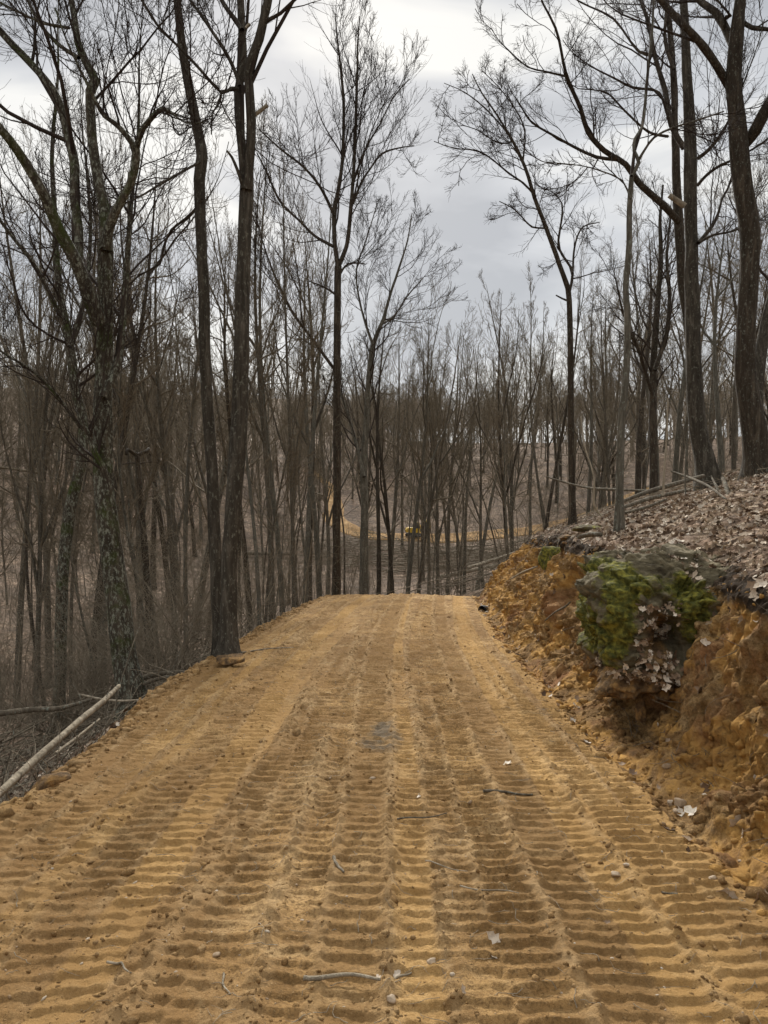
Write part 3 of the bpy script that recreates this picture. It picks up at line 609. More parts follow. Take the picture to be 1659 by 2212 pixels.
# broken snag with a Y top among the left trees
def snag():
    P, Rr = grow_stem([(322, 1330, 17), (316, 1243, 15), (310, 1150, 13), (304, 1083, 12), (299, 1020, 10), (296, 980, 11)], 14.0, 0, 0, .1)
    z = gz(P[0, 0], P[0, 1]) - .2; P = np.vstack([[P[0, 0], P[0, 1], z], P]); Rr = np.r_[Rr[0] * 1.3, Rr]; o = (P[0, 0], P[0, 1], z + .2)
    r = empty('dead_snag', o, 'broken dead snag ending in a short Y between the left trunks', 'dead tree')
    a = grow_stem([(296, 984, 9), (285, 976, 8), (275, 972, 7), (273, 982, 5)], 14, -.3, 0, .05); b = grow_stem([(296, 984, 9), (308, 978, 8), (318, 974, 7), (321, 968, 5)], 14, .3, 0, .05)
    v, f = join([tubes(P[None], Rr[None], 10, .2, 5)] + [tubes(q[None], s[None], 8, .25, 6, cap=True) for q, s in (a, b)]); mesh_np('trunk', v, f, B_dark, r, origin=o)
    s = [grow_stem(q, 14, .4, 0, .08) for q in ([(300, 1003, 4), (320, 998, 3), (340, 1000, 3), (362, 1006, 2)], [(298, 1002, 4), (280, 1000, 3), (264, 1004, 2)])]
    v, f = join([tubes(q[None], w_[None], 6) for q, w_ in s]); mesh_np('branch', v, f, B_dark, r, origin=o)
snag()

# ------------------------------------------------------------------ library of procedural trees
def make_tree(name, h, r, seed, start=.42, n1=15, L1=.28, ang=.9, up=.08, lean=.03, fork=True, n2=6, n3=4, n4=2, tw=.0055, bark=None, twig=None, wig=.55, sides=8, parts=True, tips=.06):
    rng = np.random.default_rng(seed); k = 22; t = np.linspace(0, 1, k)
    ph = rng.random(4) * 6.28
    P = np.stack([wig * np.sin(t * 4 + ph[0]) * t + lean * h * t ** 1.5 * np.cos(ph[1]) - wig * 0, wig * np.sin(t * 5 + ph[2]) * t + lean * h * t ** 1.5 * np.sin(ph[1]), t * h - .3], 1)
    Rr = r * ((1 - t) ** .75 * (1 - tips) + tips) * (1 + .5 * np.exp(-t * h / .35))
    stems = [(P[None], Rr[None])]
    if fork:
        Q, QR = children(P[None], Rr[None], 3, start * .8, min(start + .32, .8), lambda t, p: h * (.60 - .4 * t), .58, 14, .075, .08, .72, rng, .02, .3, tip=.15); stems.append((Q, QR))
    tb = [tubes(stems[0][0], stems[0][1], sides, .15, seed)]
    if fork: tb.append(tubes(stems[1][0], stems[1][1], max(5, sides - 2)))
    Q1, R1 = children(P[None], Rr[None], n1, start, .99, lambda t, p: h * L1 * (1.25 - .95 * t), ang, 10, up, .11, .42, rng, .012, .07)
    ls = [(Q1, R1)]
    if fork: ls.append(children(Q, QR, max(4, int(n1 * .45)), .25, .99, lambda t, p: h * L1 * .6 * (1.1 - .6 * t), ang, 10, up, .12, .5, rng, .01, .05))
    P1 = np.vstack([a for a, _ in ls]); RR1 = np.vstack([b for _, b in ls])
    return join(tb), join([tubes(P1, RR1, 4)] + crown_mesh(P1, RR1, rng, n2, n3, n4, tw, 1., up))
def lib_tree(name, *a, bark=None, twig=None, **k):
    (v, f), (v2, f2) = make_tree(name, *a, **k)
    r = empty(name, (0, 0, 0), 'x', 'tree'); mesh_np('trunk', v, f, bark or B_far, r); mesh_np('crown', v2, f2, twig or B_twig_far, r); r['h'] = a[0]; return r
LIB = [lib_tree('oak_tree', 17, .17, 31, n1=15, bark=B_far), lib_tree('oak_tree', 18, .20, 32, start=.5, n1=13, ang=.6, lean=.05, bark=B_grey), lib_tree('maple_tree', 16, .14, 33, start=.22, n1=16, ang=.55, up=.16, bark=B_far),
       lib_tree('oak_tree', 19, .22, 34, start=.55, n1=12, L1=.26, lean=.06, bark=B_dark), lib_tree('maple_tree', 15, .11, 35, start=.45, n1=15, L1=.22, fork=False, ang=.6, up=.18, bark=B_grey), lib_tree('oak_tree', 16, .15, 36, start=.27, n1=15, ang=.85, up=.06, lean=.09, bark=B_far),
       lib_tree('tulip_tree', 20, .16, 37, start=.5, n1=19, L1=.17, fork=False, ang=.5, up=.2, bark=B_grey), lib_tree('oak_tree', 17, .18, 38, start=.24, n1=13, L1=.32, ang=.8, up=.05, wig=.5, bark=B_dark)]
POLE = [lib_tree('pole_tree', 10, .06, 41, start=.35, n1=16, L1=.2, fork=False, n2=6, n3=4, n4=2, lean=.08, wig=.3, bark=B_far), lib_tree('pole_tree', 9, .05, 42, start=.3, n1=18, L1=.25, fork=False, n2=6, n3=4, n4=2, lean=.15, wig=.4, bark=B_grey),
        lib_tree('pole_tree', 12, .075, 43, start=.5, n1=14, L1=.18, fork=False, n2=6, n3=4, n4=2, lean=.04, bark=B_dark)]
used = set()
def place(src, x, y, s, label, group, rz=None, tilt=None):
    rz = RNG.uniform(0, 6.28) if rz is None else rz; tilt = tilt or (RNG.gauss(0, .06), RNG.gauss(0, .06))
    loc = (x, y, gz(x, y))
    if src.name not in used:
        used.add(src.name); src.location = loc; src.rotation_euler = (*tilt, rz); src.scale = (s[0], s[0], s[1]); src['label'] = label; src['group'] = group; src['category'] = 'tree'; return src
    return copy_thing(src, loc, rz, s, label, group, tilt)
RNG = random.Random(7)
def skytop(px):
    """how high (photo row) the crowns behind reach, column by column"""
    return float(np.interp(px, [0, 150, 330, 430, 560, 640, 700, 760, 860, 920, 960, 1040, 1100, 1180, 1260, 1330, 1400, 1500, 1659], [330, 250, 260, 480, 420, 170, 560, 640, 660, 680, 715, 700, 560, 560, 640, 560, 430, 380, 330]))
occ = []
def ok(x, y, r):
    for a, b, c in occ:
        if (a - x) ** 2 + (b - y) ** 2 < (r + c) ** 2: return False
    occ.append((x, y, r)); return True
def cap(px, d, x, y, h, jit=.12):
    top = skytop(px) + RNG.uniform(-.03, .22) * (HZ - skytop(px)); z = CAMZ + (HZ - top) / F * d - gz(x, y); return min(1.15, z / h) 
# trunks one can pick out one by one in the middle distance: (photo column, distance, library index, width scale)
MID = [(610, 26, 4, .8), (655, 30, 6, .8), (585, 22, 0, .7), (690, 36, 1, .8), (635, 17.5, 2, .55), (668, 44, 3, .8), (706, 52, 5, .9), (815, 34, 3, .75), (838, 40, 0, .9), (851, 38, 7, .8), (878, 31, 1, .8), (900, 33, 5, .7), (926, 46, 4, 1.), (948, 36, 2, .8), (968, 42, 0, .8),
       (1003, 44, 6, 1.), (1032, 47, 1, .8), (1046, 40, 5, .75), (1100, 36, 7, .7), (1112, 38, 2, .8), (1168, 30, 3, .55), (1190, 44, 4, .9), (1265, 26, 6, .7), (1290, 34, 0, .8), (1320, 28, 2, .6), (1380, 24, 3, .7), (1455, 22, 6, .8), (1560, 21, 1, .6), (1585, 26, 0, .8), (1640, 24, 3, .7),
       (70, 16, 2, .6), (30, 20, 0, .6), (100, 24, 5, .7), (185, 15, 3, .65), (210, 19, 1, .7), (345, 17, 4, .6), (375, 24, 0, .7), (400, 20, 6, .6), (300, 27, 2, .8), (560, 15, 4, .6), (540, 24, 3, .7), (420, 32, 5, .9), (255, 34, 7, .8), (-40, 14, 1, .6), (1700, 18, 2, .7)]
WORDS = {0: 'slim grey brown oak', 1: 'stout grey oak', 2: 'many branched maple', 3: 'dark tall oak', 4: 'thin grey maple', 5: 'leaning brown oak', 6: 'pencil straight tulip tree', 7: 'wide armed dark oak'}
for px, d, li, ws in MID:
    x = (px - CX) / F * d; y = float(d); h = LIB[li]['h']; occ.append((x, y, .5)); s = cap(px, d, x, y, h)
    zone = 'on the slope falling away left of the road' if px < 580 else 'in the hollow left of the middle trunk' if px < 728 else 'in the hollow straight behind the road crest' if px < 1080 else 'behind the right bank'
    place(LIB[li], x, y, (ws * max(.7, s), s), f'{WORDS[li]} {zone}', WORDS[li] + 's ' + zone)
n = 0; tries = 0
while n < 165 and tries < 6000:
    tries += 1; d = 24 + 112 * RNG.random() ** .62; px = RNG.uniform(-160, 1820); x = (px - CX) / F * d; y = d
    if 82 < y < 91.5 and -14 < x < 36: continue
    if 91 <= y < 124 and abs(x + 7.6) < 2.6: continue
    if y < 60 and 740 < px < 1090 and RNG.random() < .75: continue
    if d < 46 and px < 600 and RNG.random() < .6: continue
    if not ok(x, y, .7 + .006 * d): continue
    li = RNG.randrange(8); h = LIB[li]['h']; s = cap(px, d, x, y, h)
    if s < .45: continue
    s *= RNG.uniform(.85, 1.); ws = RNG.uniform(.7, 1.05)
    zone = 'far up the slope beyond the far road' if y > 88 and -30 < x < 40 else 'deep in the wooded valley on the left' if x < -6 else 'on the wooded rise beyond the right bank' if x > 12 else 'down in the hollow before the far road'
    place(LIB[li], x, y, (ws * s, s), f'{WORDS[li]} {zone}', WORDS[li] + 's ' + zone); n += 1
for i in range(60):
    d = 11 + 45 * RNG.random() ** .9; px = RNG.uniform(-60, 620) if i % 3 else RNG.uniform(620, 1700)
    if 735 < px < 1090 and d < 30: d += 25
    if px > 1200 and d < 17: d += 10
    x = (px - CX) / F * d; y = d
    if not ok(x, y, .3): continue
    if y < 26 and max(edges(np.array([x]), np.array([y]))[1:][0][0], edges(np.array([x]), np.array([y]))[2][0]) < .7: continue
    k = RNG.randrange(3); s = min(cap(px, d, x, y, 10) * RNG.uniform(.5, 1), 1.1)
    if s < .25: continue
    zone = 'among the trunks on the left slope' if px < 620 else 'in the brush of the hollow' if px < 1100 else 'on the rise behind the bank'
    kind = ['thin crooked pole tree', 'thin bent pole tree', 'tall bare pole tree'][k]
    place(POLE[k], x, y, (s, s), f'{kind} {zone}', kind + 's ' + zone)
# shrubs: many thin stems from one foot
def shrub(seed, h):
    rng = np.random.default_rng(seed); m = 7
    P = np.zeros((m, 9, 3)); D = rng.normal(size=(m, 3)) * .45; D[:, 2] = 1; D /= np.linalg.norm(D, axis=1, keepdims=True); P[:, 0] = rng.normal(size=(m, 3)) * .06; P[:, 0, 2] = -.05
    for s in range(8):
        D = D + rng.normal(size=(m, 3)) * .12; D /= np.linalg.norm(D, axis=1, keepdims=True); P[:, s + 1] = P[:, s] + D * h / 8 * (.6 + .5 * rng.random((m, 1)))
    Rr = np.linspace(.013, .003, 9)[None].repeat(m, 0)
    P2, R2 = children(P, Rr, 9, .15, 1, lambda t, p: p * .4, .8, 6, .03, .16, .6, rng, .003, .01); P3, R3 = children(P2, R2, 6, .2, 1, lambda t, p: p * .45, .8, 4, .03, .18, .6, rng, .0024, .01)
    r = empty('shrub', (0, 0, 0), 'x', 'shrub'); v, f = tubes(P, Rr, 5); mesh_np('stem', v, f, B_redtwig, r); v, f = join([tubes(P2, R2, 3), tubes(P3, R3, 3)]); mesh_np('crown', v, f, B_redtwig, r); return r
SH = [shrub(51, 2.2), shrub(52, 3.0), shrub(53, 1.6), shrub(54, 2.6)]
for i in range(56):
    if i % 4 < 3: d = 9.5 + 24 * RNG.random() ** 1.4; px = RNG.uniform(-60, 560)
    else: d = 24 + 30 * RNG.random(); px = RNG.uniform(560, 1650)
    x = (px - CX) / F * d; y = d
    t, l, r = edges(np.array([x]), np.array([y]))
    if y < 24 and l[0] < .5: continue
    k = RNG.randrange(4); s = RNG.uniform(.6, 1.2); kind = ['bushy', 'tall wispy', 'low twiggy', 'open'][k]; zone = 'under the trees left of the road' if px < 560 else 'in the hollow beyond the road crest'
    o = place(SH[k], x, y, (s, s), f'{kind} bare shrub {zone}', f'{kind} bare shrubs {zone}'); o['category'] = 'shrub'
# the far wood that reads as one mass on the ridge
def far_wood():
    tr = []
    for sd_ in range(5):
        a, b = make_tree('w', 15, .17, 60 + sd_, start=.12 if sd_ % 2 else .3, n1=15, L1=.3, n2=5, n3=2, n4=0, tw=.018, sides=4, fork=sd_ % 2 == 0); tr.append(join([a, b]))
    rng = np.random.default_rng(5); out = []
    for i in range(1150):
        d = 92 + 125 * rng.random(); px = rng.uniform(-260, 1920); x = (px - CX) / F * d
        if px > 900 and rng.random() < .45: continue
        if 640 < px < 1250 and d < 126: d = 126 + 40 * rng.random(); x = (px - CX) / F * d
        v, f = tr[rng.integers(5)]; a = rng.random() * 6.28; s = rng.uniform(.7, 1.05)
        lim = (CAMZ + (HZ - np.interp(px, [0, 400, 700, 1659], [825, 840, 860, 820])) / F * d - gz(x, d)) / 15 * rng.uniform(.9, 1.25); s = min(s, max(.4, lim))
        c_, s_ = math.cos(a) * s, math.sin(a) * s
        out.append((np.stack([v[:, 0] * c_ - v[:, 1] * s_ + x, v[:, 0] * s_ + v[:, 1] * c_ + d, v[:, 2] * s + gz(x, d)], 1), f))
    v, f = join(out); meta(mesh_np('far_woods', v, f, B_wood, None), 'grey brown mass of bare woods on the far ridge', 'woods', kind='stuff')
far_wood()

def undergrowth():
    rng = np.random.default_rng(77); n = 1250; d = 15 + 70 * rng.random(n) ** .9; px = rng.uniform(-150, 1800, n); x = (px - CX) / F * d; y = d
    t, l, r = edges(x, y); keep = ~((y < 26) & (l < .8)) & ~((px > 700) & (d < 26)) & ~((y > 78) & (x > -16)) & ~((px > 940) & (d > 60) & (d < 90) & (px < 1350)) ; x, y, d = x[keep], y[keep], d[keep]; n = len(x); K = 6
    h = rng.uniform(1.2, 4.5, n); D = rng.normal(0, .22, (n, 3)); D[:, 2] = 1; P = np.empty((n, K + 1, 3)); P[:, 0] = np.stack([x, y, ground(x, y) - .05], 1)
    for s in range(K): D = D + rng.normal(0, .13, (n, 3)); D /= np.linalg.norm(D, axis=1, keepdims=True); P[:, s + 1] = P[:, s] + D * (h / K)[:, None]
    Rr = (.004 + .0038 * h)[:, None] * np.linspace(1, .35, K + 1)[None]
    P2, R2 = children(P, Rr, 7, .2, 1, lambda t, p: p * .38, .85, 5, .04, .15, .6, rng, .0035, .012); P3, R3 = children(P2, R2, 3, .25, 1, lambda t, p: p * .5, .8, 3, .04, .18, .7, rng, .003, .01)
    v, f = join([tubes(P, Rr, 4), tubes(P2, R2, 3), tubes(P3, R3, 3)]); meta(mesh_np('undergrowth', v, f, B_redtwig), 'thin leafless undergrowth filling the wooded hollow and valley', 'undergrowth', kind='stuff')
undergrowth()
# ------------------------------------------------------------------ boulder in the bank
def rock_mat():
    m, nt, b = mat('mossy_rock', .9, .15); g = G(nt)
    col = g.ramp(g.noise(5, 6, .65, g.co((1, 1, 2.4)), .6), [(.3, (.055, .043, .026)), (.5, (.14, .115, .068)), (.7, (.27, .22, .135))])
    col = g.mix(g.ramp(g.attr('soil'), [(.35, 0.), (.65, 1.)]), col, g.ramp(g.noise(11, 5, .7), [(.32, (.05, .036, .024)), (.48, (.17, .105, .052)), (.66, (.42, .24, .085))]))
    ms_ = g.math('ADD', g.attr('moss'), g.math('MULTIPLY', g.math('SUBTRACT', g.noise(6, 6, .7), .55), 1.6))
    mc = g.ramp(g.noise(22, 4, .6), [(.3, (.040, .046, .012)), (.48, (.105, .102, .024)), (.64, (.25, .225, .040))])
    col = g.mix(g.ramp(ms_, [(.42, 0.), (.60, 1.)]), col, mc)
    g.l(col, b.inputs['Base Color']); n = g.bump(g.noise(16, 6, .7, g.co((1, 1, 2))), .8, .05); g.l(g.bump(g.noise(90, 3, .7), .7, .012, n), b.inputs['Normal']); return m
M_rock = rock_mat()
def ico(sub):
    import bmesh
    bm = bmesh.new(); bmesh.ops.create_icosphere(bm, subdivisions=sub, radius=1); bm.verts.ensure_lookup_table()
    v = np.array([q.co[:] for q in bm.verts]); f = np.array([[q.index for q in p.verts] for p in bm.faces]); bm.free(); return v, f
def sdf_rock(cen, blobs, sub=6, rmax=1.6, k=.07, namp=.05, seed=3, fl=2.6):
    d, f = ico(sub); t = np.full(len(d), .02); best = np.zeros(len(d))
    def sdf(p):
        r = None
        for c, s, rot in blobs:
            q = p - np.array(c); a = R_(rot); ca, sa = math.cos(a), math.sin(a)
            q = np.stack([q[:, 0], q[:, 1] * ca - q[:, 2] * sa, q[:, 1] * sa + q[:, 2] * ca], 1)
            q4 = (np.abs(q) / np.array(s)); n = (q4 ** fl).sum(1) ** (1 / fl); e = (n - 1) * min(s)
            r = e if r is None else np.minimum(r, e) - np.maximum(k - np.abs(r - e), 0) ** 2 / (4 * k)
        return r + namp * fbm(p[:, 0] * 2.6, p[:, 1] * 2.6, p[:, 2] * 5, seed=seed, oct=4) + namp * .25 * fbm(p[:, 0] * 14, p[:, 1] * 14, p[:, 2] * 22, seed=seed + 9, oct=3)
    ts = np.linspace(.02, rmax, 90)
    for tt in ts:
        e = sdf(np.array(cen) + d * tt); best = np.where(e < 0, tt, best)
    lo, hi = best, best + ts[1] - ts[0]
    for _ in range(5):
        m_ = (lo + hi) / 2; e = sdf(np.array(cen) + d * m_[:, None]); lo = np.where(e < 0, m_, lo); hi = np.where(e < 0, hi, m_)
    return np.array(cen) + d * lo[:, None], f
cen = (2.26, 6.25, .46)
v, f = sdf_rock(cen, [((2.32, 6.20, .88), (.52, .38, .10), -24), ((2.08, 5.98, .86), (.30, .24, .13), -28), ((2.66, 6.02, .83), (.34, .28, .085), -22), ((1.87, 5.92, .56), (.21, .25, .36), 6), ((2.42, 5.86, .60), (.17, .22, .30), -10), ((2.08, 5.93, .20), (.36, .29, .19), 8), ((2.34, 6.45, .42), (.62, .5, .52), 0)], 7, k=.05, namp=.085, fl=3.2)
mo = 1.1 * np.exp(-((v[:, 0] - 1.76) / .17) ** 2 - ((v[:, 2] - .55) / .36) ** 2) + .95 * np.exp(-((v[:, 0] - 1.86) / .12) ** 2 - ((v[:, 2] - .92) / .16) ** 2) + 1.05 * np.exp(-((v[:, 0] - 2.36) / .15) ** 2 - ((v[:, 2] - .66) / .28) ** 2) + .6 * np.exp(-((v[:, 0] - 2.08) / .35) ** 2 - ((v[:, 2] - .88) / .12) ** 2)
soil = np.clip(sstep(.30, .10, v[:, 2]) + np.exp(-((v[:, 0] - 2.09) / .14) ** 2 - ((v[:, 2] - .50) / .25) ** 2) * (v[:, 1] < 6.3), 0, 1)
_pv, _pe = worley(v[:, 0] * 4.2, v[:, 1] * 4.2, v[:, 2] * 9 + v[:, 0] * 2, 400); _pv2, _pe2 = worley(v[:, 0] * 11, v[:, 1] * 11, v[:, 2] * 22, 410)
_d0 = v - np.array(cen); _d0 /= np.linalg.norm(_d0, axis=1, keepdims=True); v = v + _d0 * (.085 * (_pv - .5) * sstep(0, .1, _pe) - .03 * (1 - sstep(0, .08, _pe)) + .022 * (_pv2 - .5) * sstep(0, .12, _pe2))[:, None]
_mm = np.clip(mo * 1.2 + .8 * fbm(v[:, 0] * 5, v[:, 1] * 5, v[:, 2] * 5, seed=8), 0, 1); _dir = v - np.array(cen); _dir /= np.linalg.norm(_dir, axis=1, keepdims=True)
v = v + _dir * (_mm * (.010 + .005 * fbm(v[:, 0] * 30, v[:, 1] * 30, v[:, 2] * 30, seed=9, oct=2)))[:, None]
ro = (2.2, 6.1, 0)
rock = mesh_np('mossy_boulder', v, f, M_rock, None, smooth=False, origin=ro, attrs={'moss': mo * .95 * sstep(.05, .25, v[:, 2]), 'soil': soil}); meta(rock, 'big moss covered boulder jutting out of the earth bank with leaves in its hollow', 'boulder')
ROCKV = v
# other rocks in and on the bank
def facet_rock(s, seed, sub=4):
    rng = np.random.default_rng(seed); v, f = ico(sub); n = rng.normal(size=(13, 3)); n /= np.linalg.norm(n, axis=1, keepdims=True); h = rng.uniform(.62, 1., 13)
    n = np.vstack([n, np.eye(3), -np.eye(3)]); h = np.r_[h, np.full(6, .95)]
    q = v @ n.T; r = np.where(q > .05, h / np.maximum(q, .05), 9).min(1); p = v * r[:, None]
    p = p * (1 + .07 * fbm(p[:, 0] * 3, p[:, 1] * 3, p[:, 2] * 3, seed=seed, oct=3) + .03 * fbm(p[:, 0] * 11, p[:, 1] * 11, p[:, 2] * 14, seed=seed + 1, oct=3))[:, None]
    return p * np.array(s), f
def rock_at(name, px, py, d, s, seed, label, moss=0., soilv=0., group=None, rz=0, sub=4):
    p = np.array(at(px, py, d)); a = R_(rz); p[2] = min(p[2], gz(p[0], p[1]) + s[2] * .5) if 'slab' in name or d > 10 else p[2]
    v, f = facet_rock(s, seed, sub)
    v = np.stack([v[:, 0] * math.cos(a) - v[:, 1] * math.sin(a), v[:, 0] * math.sin(a) + v[:, 1] * math.cos(a), v[:, 2]], 1)
    o = mesh_np(name, v, f, M_rock, None, smooth=False, attrs={'moss': np.full(len(v), moss), 'soil': np.full(len(v), soilv)}); o.location = p; meta(o, label, 'rock', group); return o
rock_at('rock_slab', 1345, 1148, 7.9, (.34, .3, .07), 4, 'dark flat rock slab just behind the top of the mossy boulder', .2, 0, rz=10)
rock_at('rock_slab', 1300, 1158, 8.1, (.14, .16, .10), 5, 'small dark rock edge at the lip of the bank, left of the flat slab', .3, 0, rz=30)
rock_at('rock', 1190, 1160, 12.6, (.22, .26, .20), 6, 'mossy rock on the far shoulder of the bank, with soil behind', .75, .1)
rock_at('rock', 1232, 1127, 12.0, (.16, .2, .05), 7, 'flat ochre rock lying on top of the far end of the bank', 0, 1.)
rock_at('rock', 1275, 1120, 11.4, (.25, .2, .06), 8, 'flat greenish rock on the bank top beside the ochre one', .5, .3)
rock_at('rock', 497, 1425, 8.6, (.16, .12, .06), 9, 'ochre rock tipping over the left road edge by the forked trunk', 0, 1., rz=20)
rock_at('rock', 1566, 1330, 5.9, (.10, .1, .07), 10, 'reddish square rock stuck in the bank right of the boulder', 0, .8, rz=30)
rock_at('rock', 1550, 1380, 5.6, (.11, .1, .05), 11, 'reddish cracked rock stuck in the bank below the square one', 0, .8, rz=-15)
rock_at('rock_slab', 1512, 1291, 6.0, (.16, .2, .05), 12, 'rusty ledge of rock jutting from the bank right of the moss', .1, .8, rz=-10)
rock_at('rock', 1386, 1535, 5.9, (.035, .05, .10), 13, 'upright pale ochre stone wedged under the boulder', 0, .9, rz=10)
rock_at('rock', 112, 1682, 4.25, (.10, .06, .035), 14, 'tan stone on the left road edge beside the long log', 0, .8, rz=40)

# ------------------------------------------------------------------ scatters
def scatter(T, Fc, P, Nn, size, rng, tilt=.3, jit=0., lift=0., aniso=None):
    n = len(P); k = len(T)
    nn = Nn + rng.normal(size=(n, 3)) * tilt; nn /= np.linalg.norm(nn, axis=1, keepdims=True)
    r = rng.normal(size=(n, 3)); A = r - nn * (r * nn).sum(1, keepdims=True); A /= np.linalg.norm(A, axis=1, keepdims=True); B = np.cross(nn, A)
    V = T[None] * size[:, None, None]
    if aniso is not None: V = V * aniso[:, None, :]
    if jit: V = V * (1 + jit * rng.normal(size=(n, k, 1))) 
    W = P[:, None] + V[..., 0:1] * A[:, None] + V[..., 1:2] * B[:, None] + V[..., 2:3] * nn[:, None] + lift * nn[:, None]
    F2 = Fc[None] + (np.arange(n) * k)[:, None, None]
    return W.reshape(-1, 3), F2.reshape(-1, Fc.shape[1]), np.repeat(rng.random(n), k)
# curled leaf with a wavy rim: 3 rows across a midrib
def leaf_template(seed):  # small and crinkled
    rg = np.random.default_rng(seed); u = np.linspace(0, 1, 7); wd = np.sin(np.pi * u ** .8) * .26 * (1 + .38 * np.sin(u * 21 + seed)); wd[0] = .015; wd[-1] = .01
    cu = rg.uniform(.3, 1.1); c1 = rg.uniform(-.7, .7); rows = []
    for a, s in zip(u, wd):
        z = cu * (a - .5) ** 2 * 1.2
        rows += [(a - .5, -s, z + s * (.45 + c1) + .02 * math.sin(a * 17)), (a - .5, 0, z), (a - .5, s, z + s * (.45 - c1) + .02 * math.cos(a * 19))]
    T = np.array(rows); F_ = []
    for i in range(6):
        for j in range(2): q = i * 3 + j; F_.append([q, q + 1, q + 4, q + 3])
    T[:, 2] -= T[:, 2].min(); return T, np.array(F_)
LEAF = [leaf_template(s) for s in range(5)]
def leaf_mat(name, stops):
    m, nt, b = mat(name, .8, .2); g = G(nt); c = g.ramp(g.attr('tone'), stops); c = g.mix(g.ramp(g.noise(40, 3, .6), [(.4, .35), (.6, 0.)]), c, (.12, .08, .055)); g.l(c, b.inputs['Base Color'])
    g.l(g.bump(g.noise(160, 2, .5), .3, .004), b.inputs['Normal']); return m
M_leaf = leaf_mat('dry_leaf', [(0, (.08, .05, .03)), (.3, (.18, .115, .07)), (.55, (.36, .26, .17)), (.75, (.57, .46, .34)), (1, (.74, .66, .54))])
M_leafd = leaf_mat('old_leaf', [(0, (.08, .05, .034)), (.4, (.18, .12, .08)), (.8, (.32, .225, .16)), (1, (.48, .37, .28))])
M_clod = soil_mat('clod_soil', False)
def leaves(name, label, x, y, size, rng, m, lift=.004, tilt=.35, pts=None):
    if pts is None: P, Nn = surf(x, y)
    else: P, Nn = pts
    out = []; att = []; n = 0; which = rng.integers(0, 5, len(P))
    for k in range(5):
        s = which == k
        if not s.any(): continue
        v, f, c = scatter(LEAF[k][0], LEAF[k][1], P[s], Nn[s], size[s], rng, tilt, 0, lift); out.append((v, f)); att.append(c)
    v, f = join(out); o = mesh_np(name, v, f, m, None, attrs={'tone': np.concatenate(att)}); return meta(o, label, 'leaves', kind='stuff')
rg = np.random.default_rng(8)
# bank top: thick carpet
n = 30000; x = rg.uniform(1.9, 8.8, n); y = 3.0 + 17 * rg.random(n) ** 1.2; b_ = base(x, y); zg = ground(x, y); _, _, rr = edges(x, y)
cl_ = fbm(x * 1.1, y * 1.1, seed=201)
s = (rr > .5) & (zg - b_ > -.10 + .05 * cl_) & (cl_ + rg.random(n) * .9 > .26)
leaves('leaf_litter', 'pale dry leaves covering the top of the bank', x[s], y[s], rg.uniform(.035, .10, s.sum()), rg, M_leaf, .004, .55)
# bank face and ditch: sparse
n = 1500; x = rg.uniform(1.5, 4.2, n); y = 2.6 + 14 * rg.random(n) ** 1.1; _, _, rr = edges(x, y); zg = ground(x, y) - base(x, y); s = (rr > -.12) & (zg < -.08) & (rg.random(n) < np.where(zg > -.5, .5, .14) + .25 * (rr < .3))
leaves('leaf_scatter', 'scattered pale leaves caught on the cut face of the bank', x[s], y[s], rg.uniform(.04, .10, s.sum()), rg, M_leaf, .006, .5)
# left slope
n = 14000; x = rg.uniform(-6, -1.4, n); y = 3 + 18 * rg.random(n) ** 1.2; _, ll, _ = edges(x, y); s = ll > .15 + .2 * rg.random(n)
leaves('leaf_litter', 'old brown leaves lying on the slope left of the road', x[s], y[s], rg.uniform(.05, .11, s.sum()), rg, M_leafd, .004, .5)
n = 3000; x = rg.uniform(-4.6, -2.0, n); y = 3.2 + 8 * rg.random(n) ** 1.3; _, ll, _ = edges(x, y); s = ll > .12
leaves('leaf_scatter', 'fresh pale leaves on the verge left of the road beside the log', x[s], y[s], rg.uniform(.04, .09, s.sum()), rg, M_leaf, .02, .5)
# hollow of the boulder
d_ = ROCKV; s = (np.abs(d_[:, 0] - 2.09) < .17 + .12 * (d_[:, 2] < .3)) & (d_[:, 2] > .14) & (d_[:, 2] < .74) & (d_[:, 1] < 6.3); ids = np.nonzero(s)[0]; ids = rg.choice(ids, 400)
Pn = ROCKV[ids]; Nn = Pn - np.array(cen); Nn = Nn / np.linalg.norm(Nn, axis=1, keepdims=True); Nn[:, 2] += .6
leaves('leaf_pocket', 'dry leaves and grass packed in the hollow of the mossy boulder', None, None, rg.uniform(.035, .085, len(Pn)), rg, M_leaf, .012, .6, (Pn, Nn / np.linalg.norm(Nn, axis=1, keepdims=True)))
# leaves lying over the back of the boulder
s = (d_[:, 2] > .82) & ((d_[:, 0] > 2.3) | (d_[:, 1] > 6.25)) & (fbm(d_[:, 0] * 4, d_[:, 1] * 4, seed=91) > -.1); ids = rg.choice(np.nonzero(s)[0], 260); Pn = ROCKV[ids] + np.array([0, 0, .012])
leaves('leaf_scatter', 'pale leaves blown onto the back of the mossy boulder', None, None, rg.uniform(.035, .09, len(Pn)), rg, M_leaf, .006, .5, (Pn, np.tile([[0, -.2, 1.]], (len(Pn), 1))))
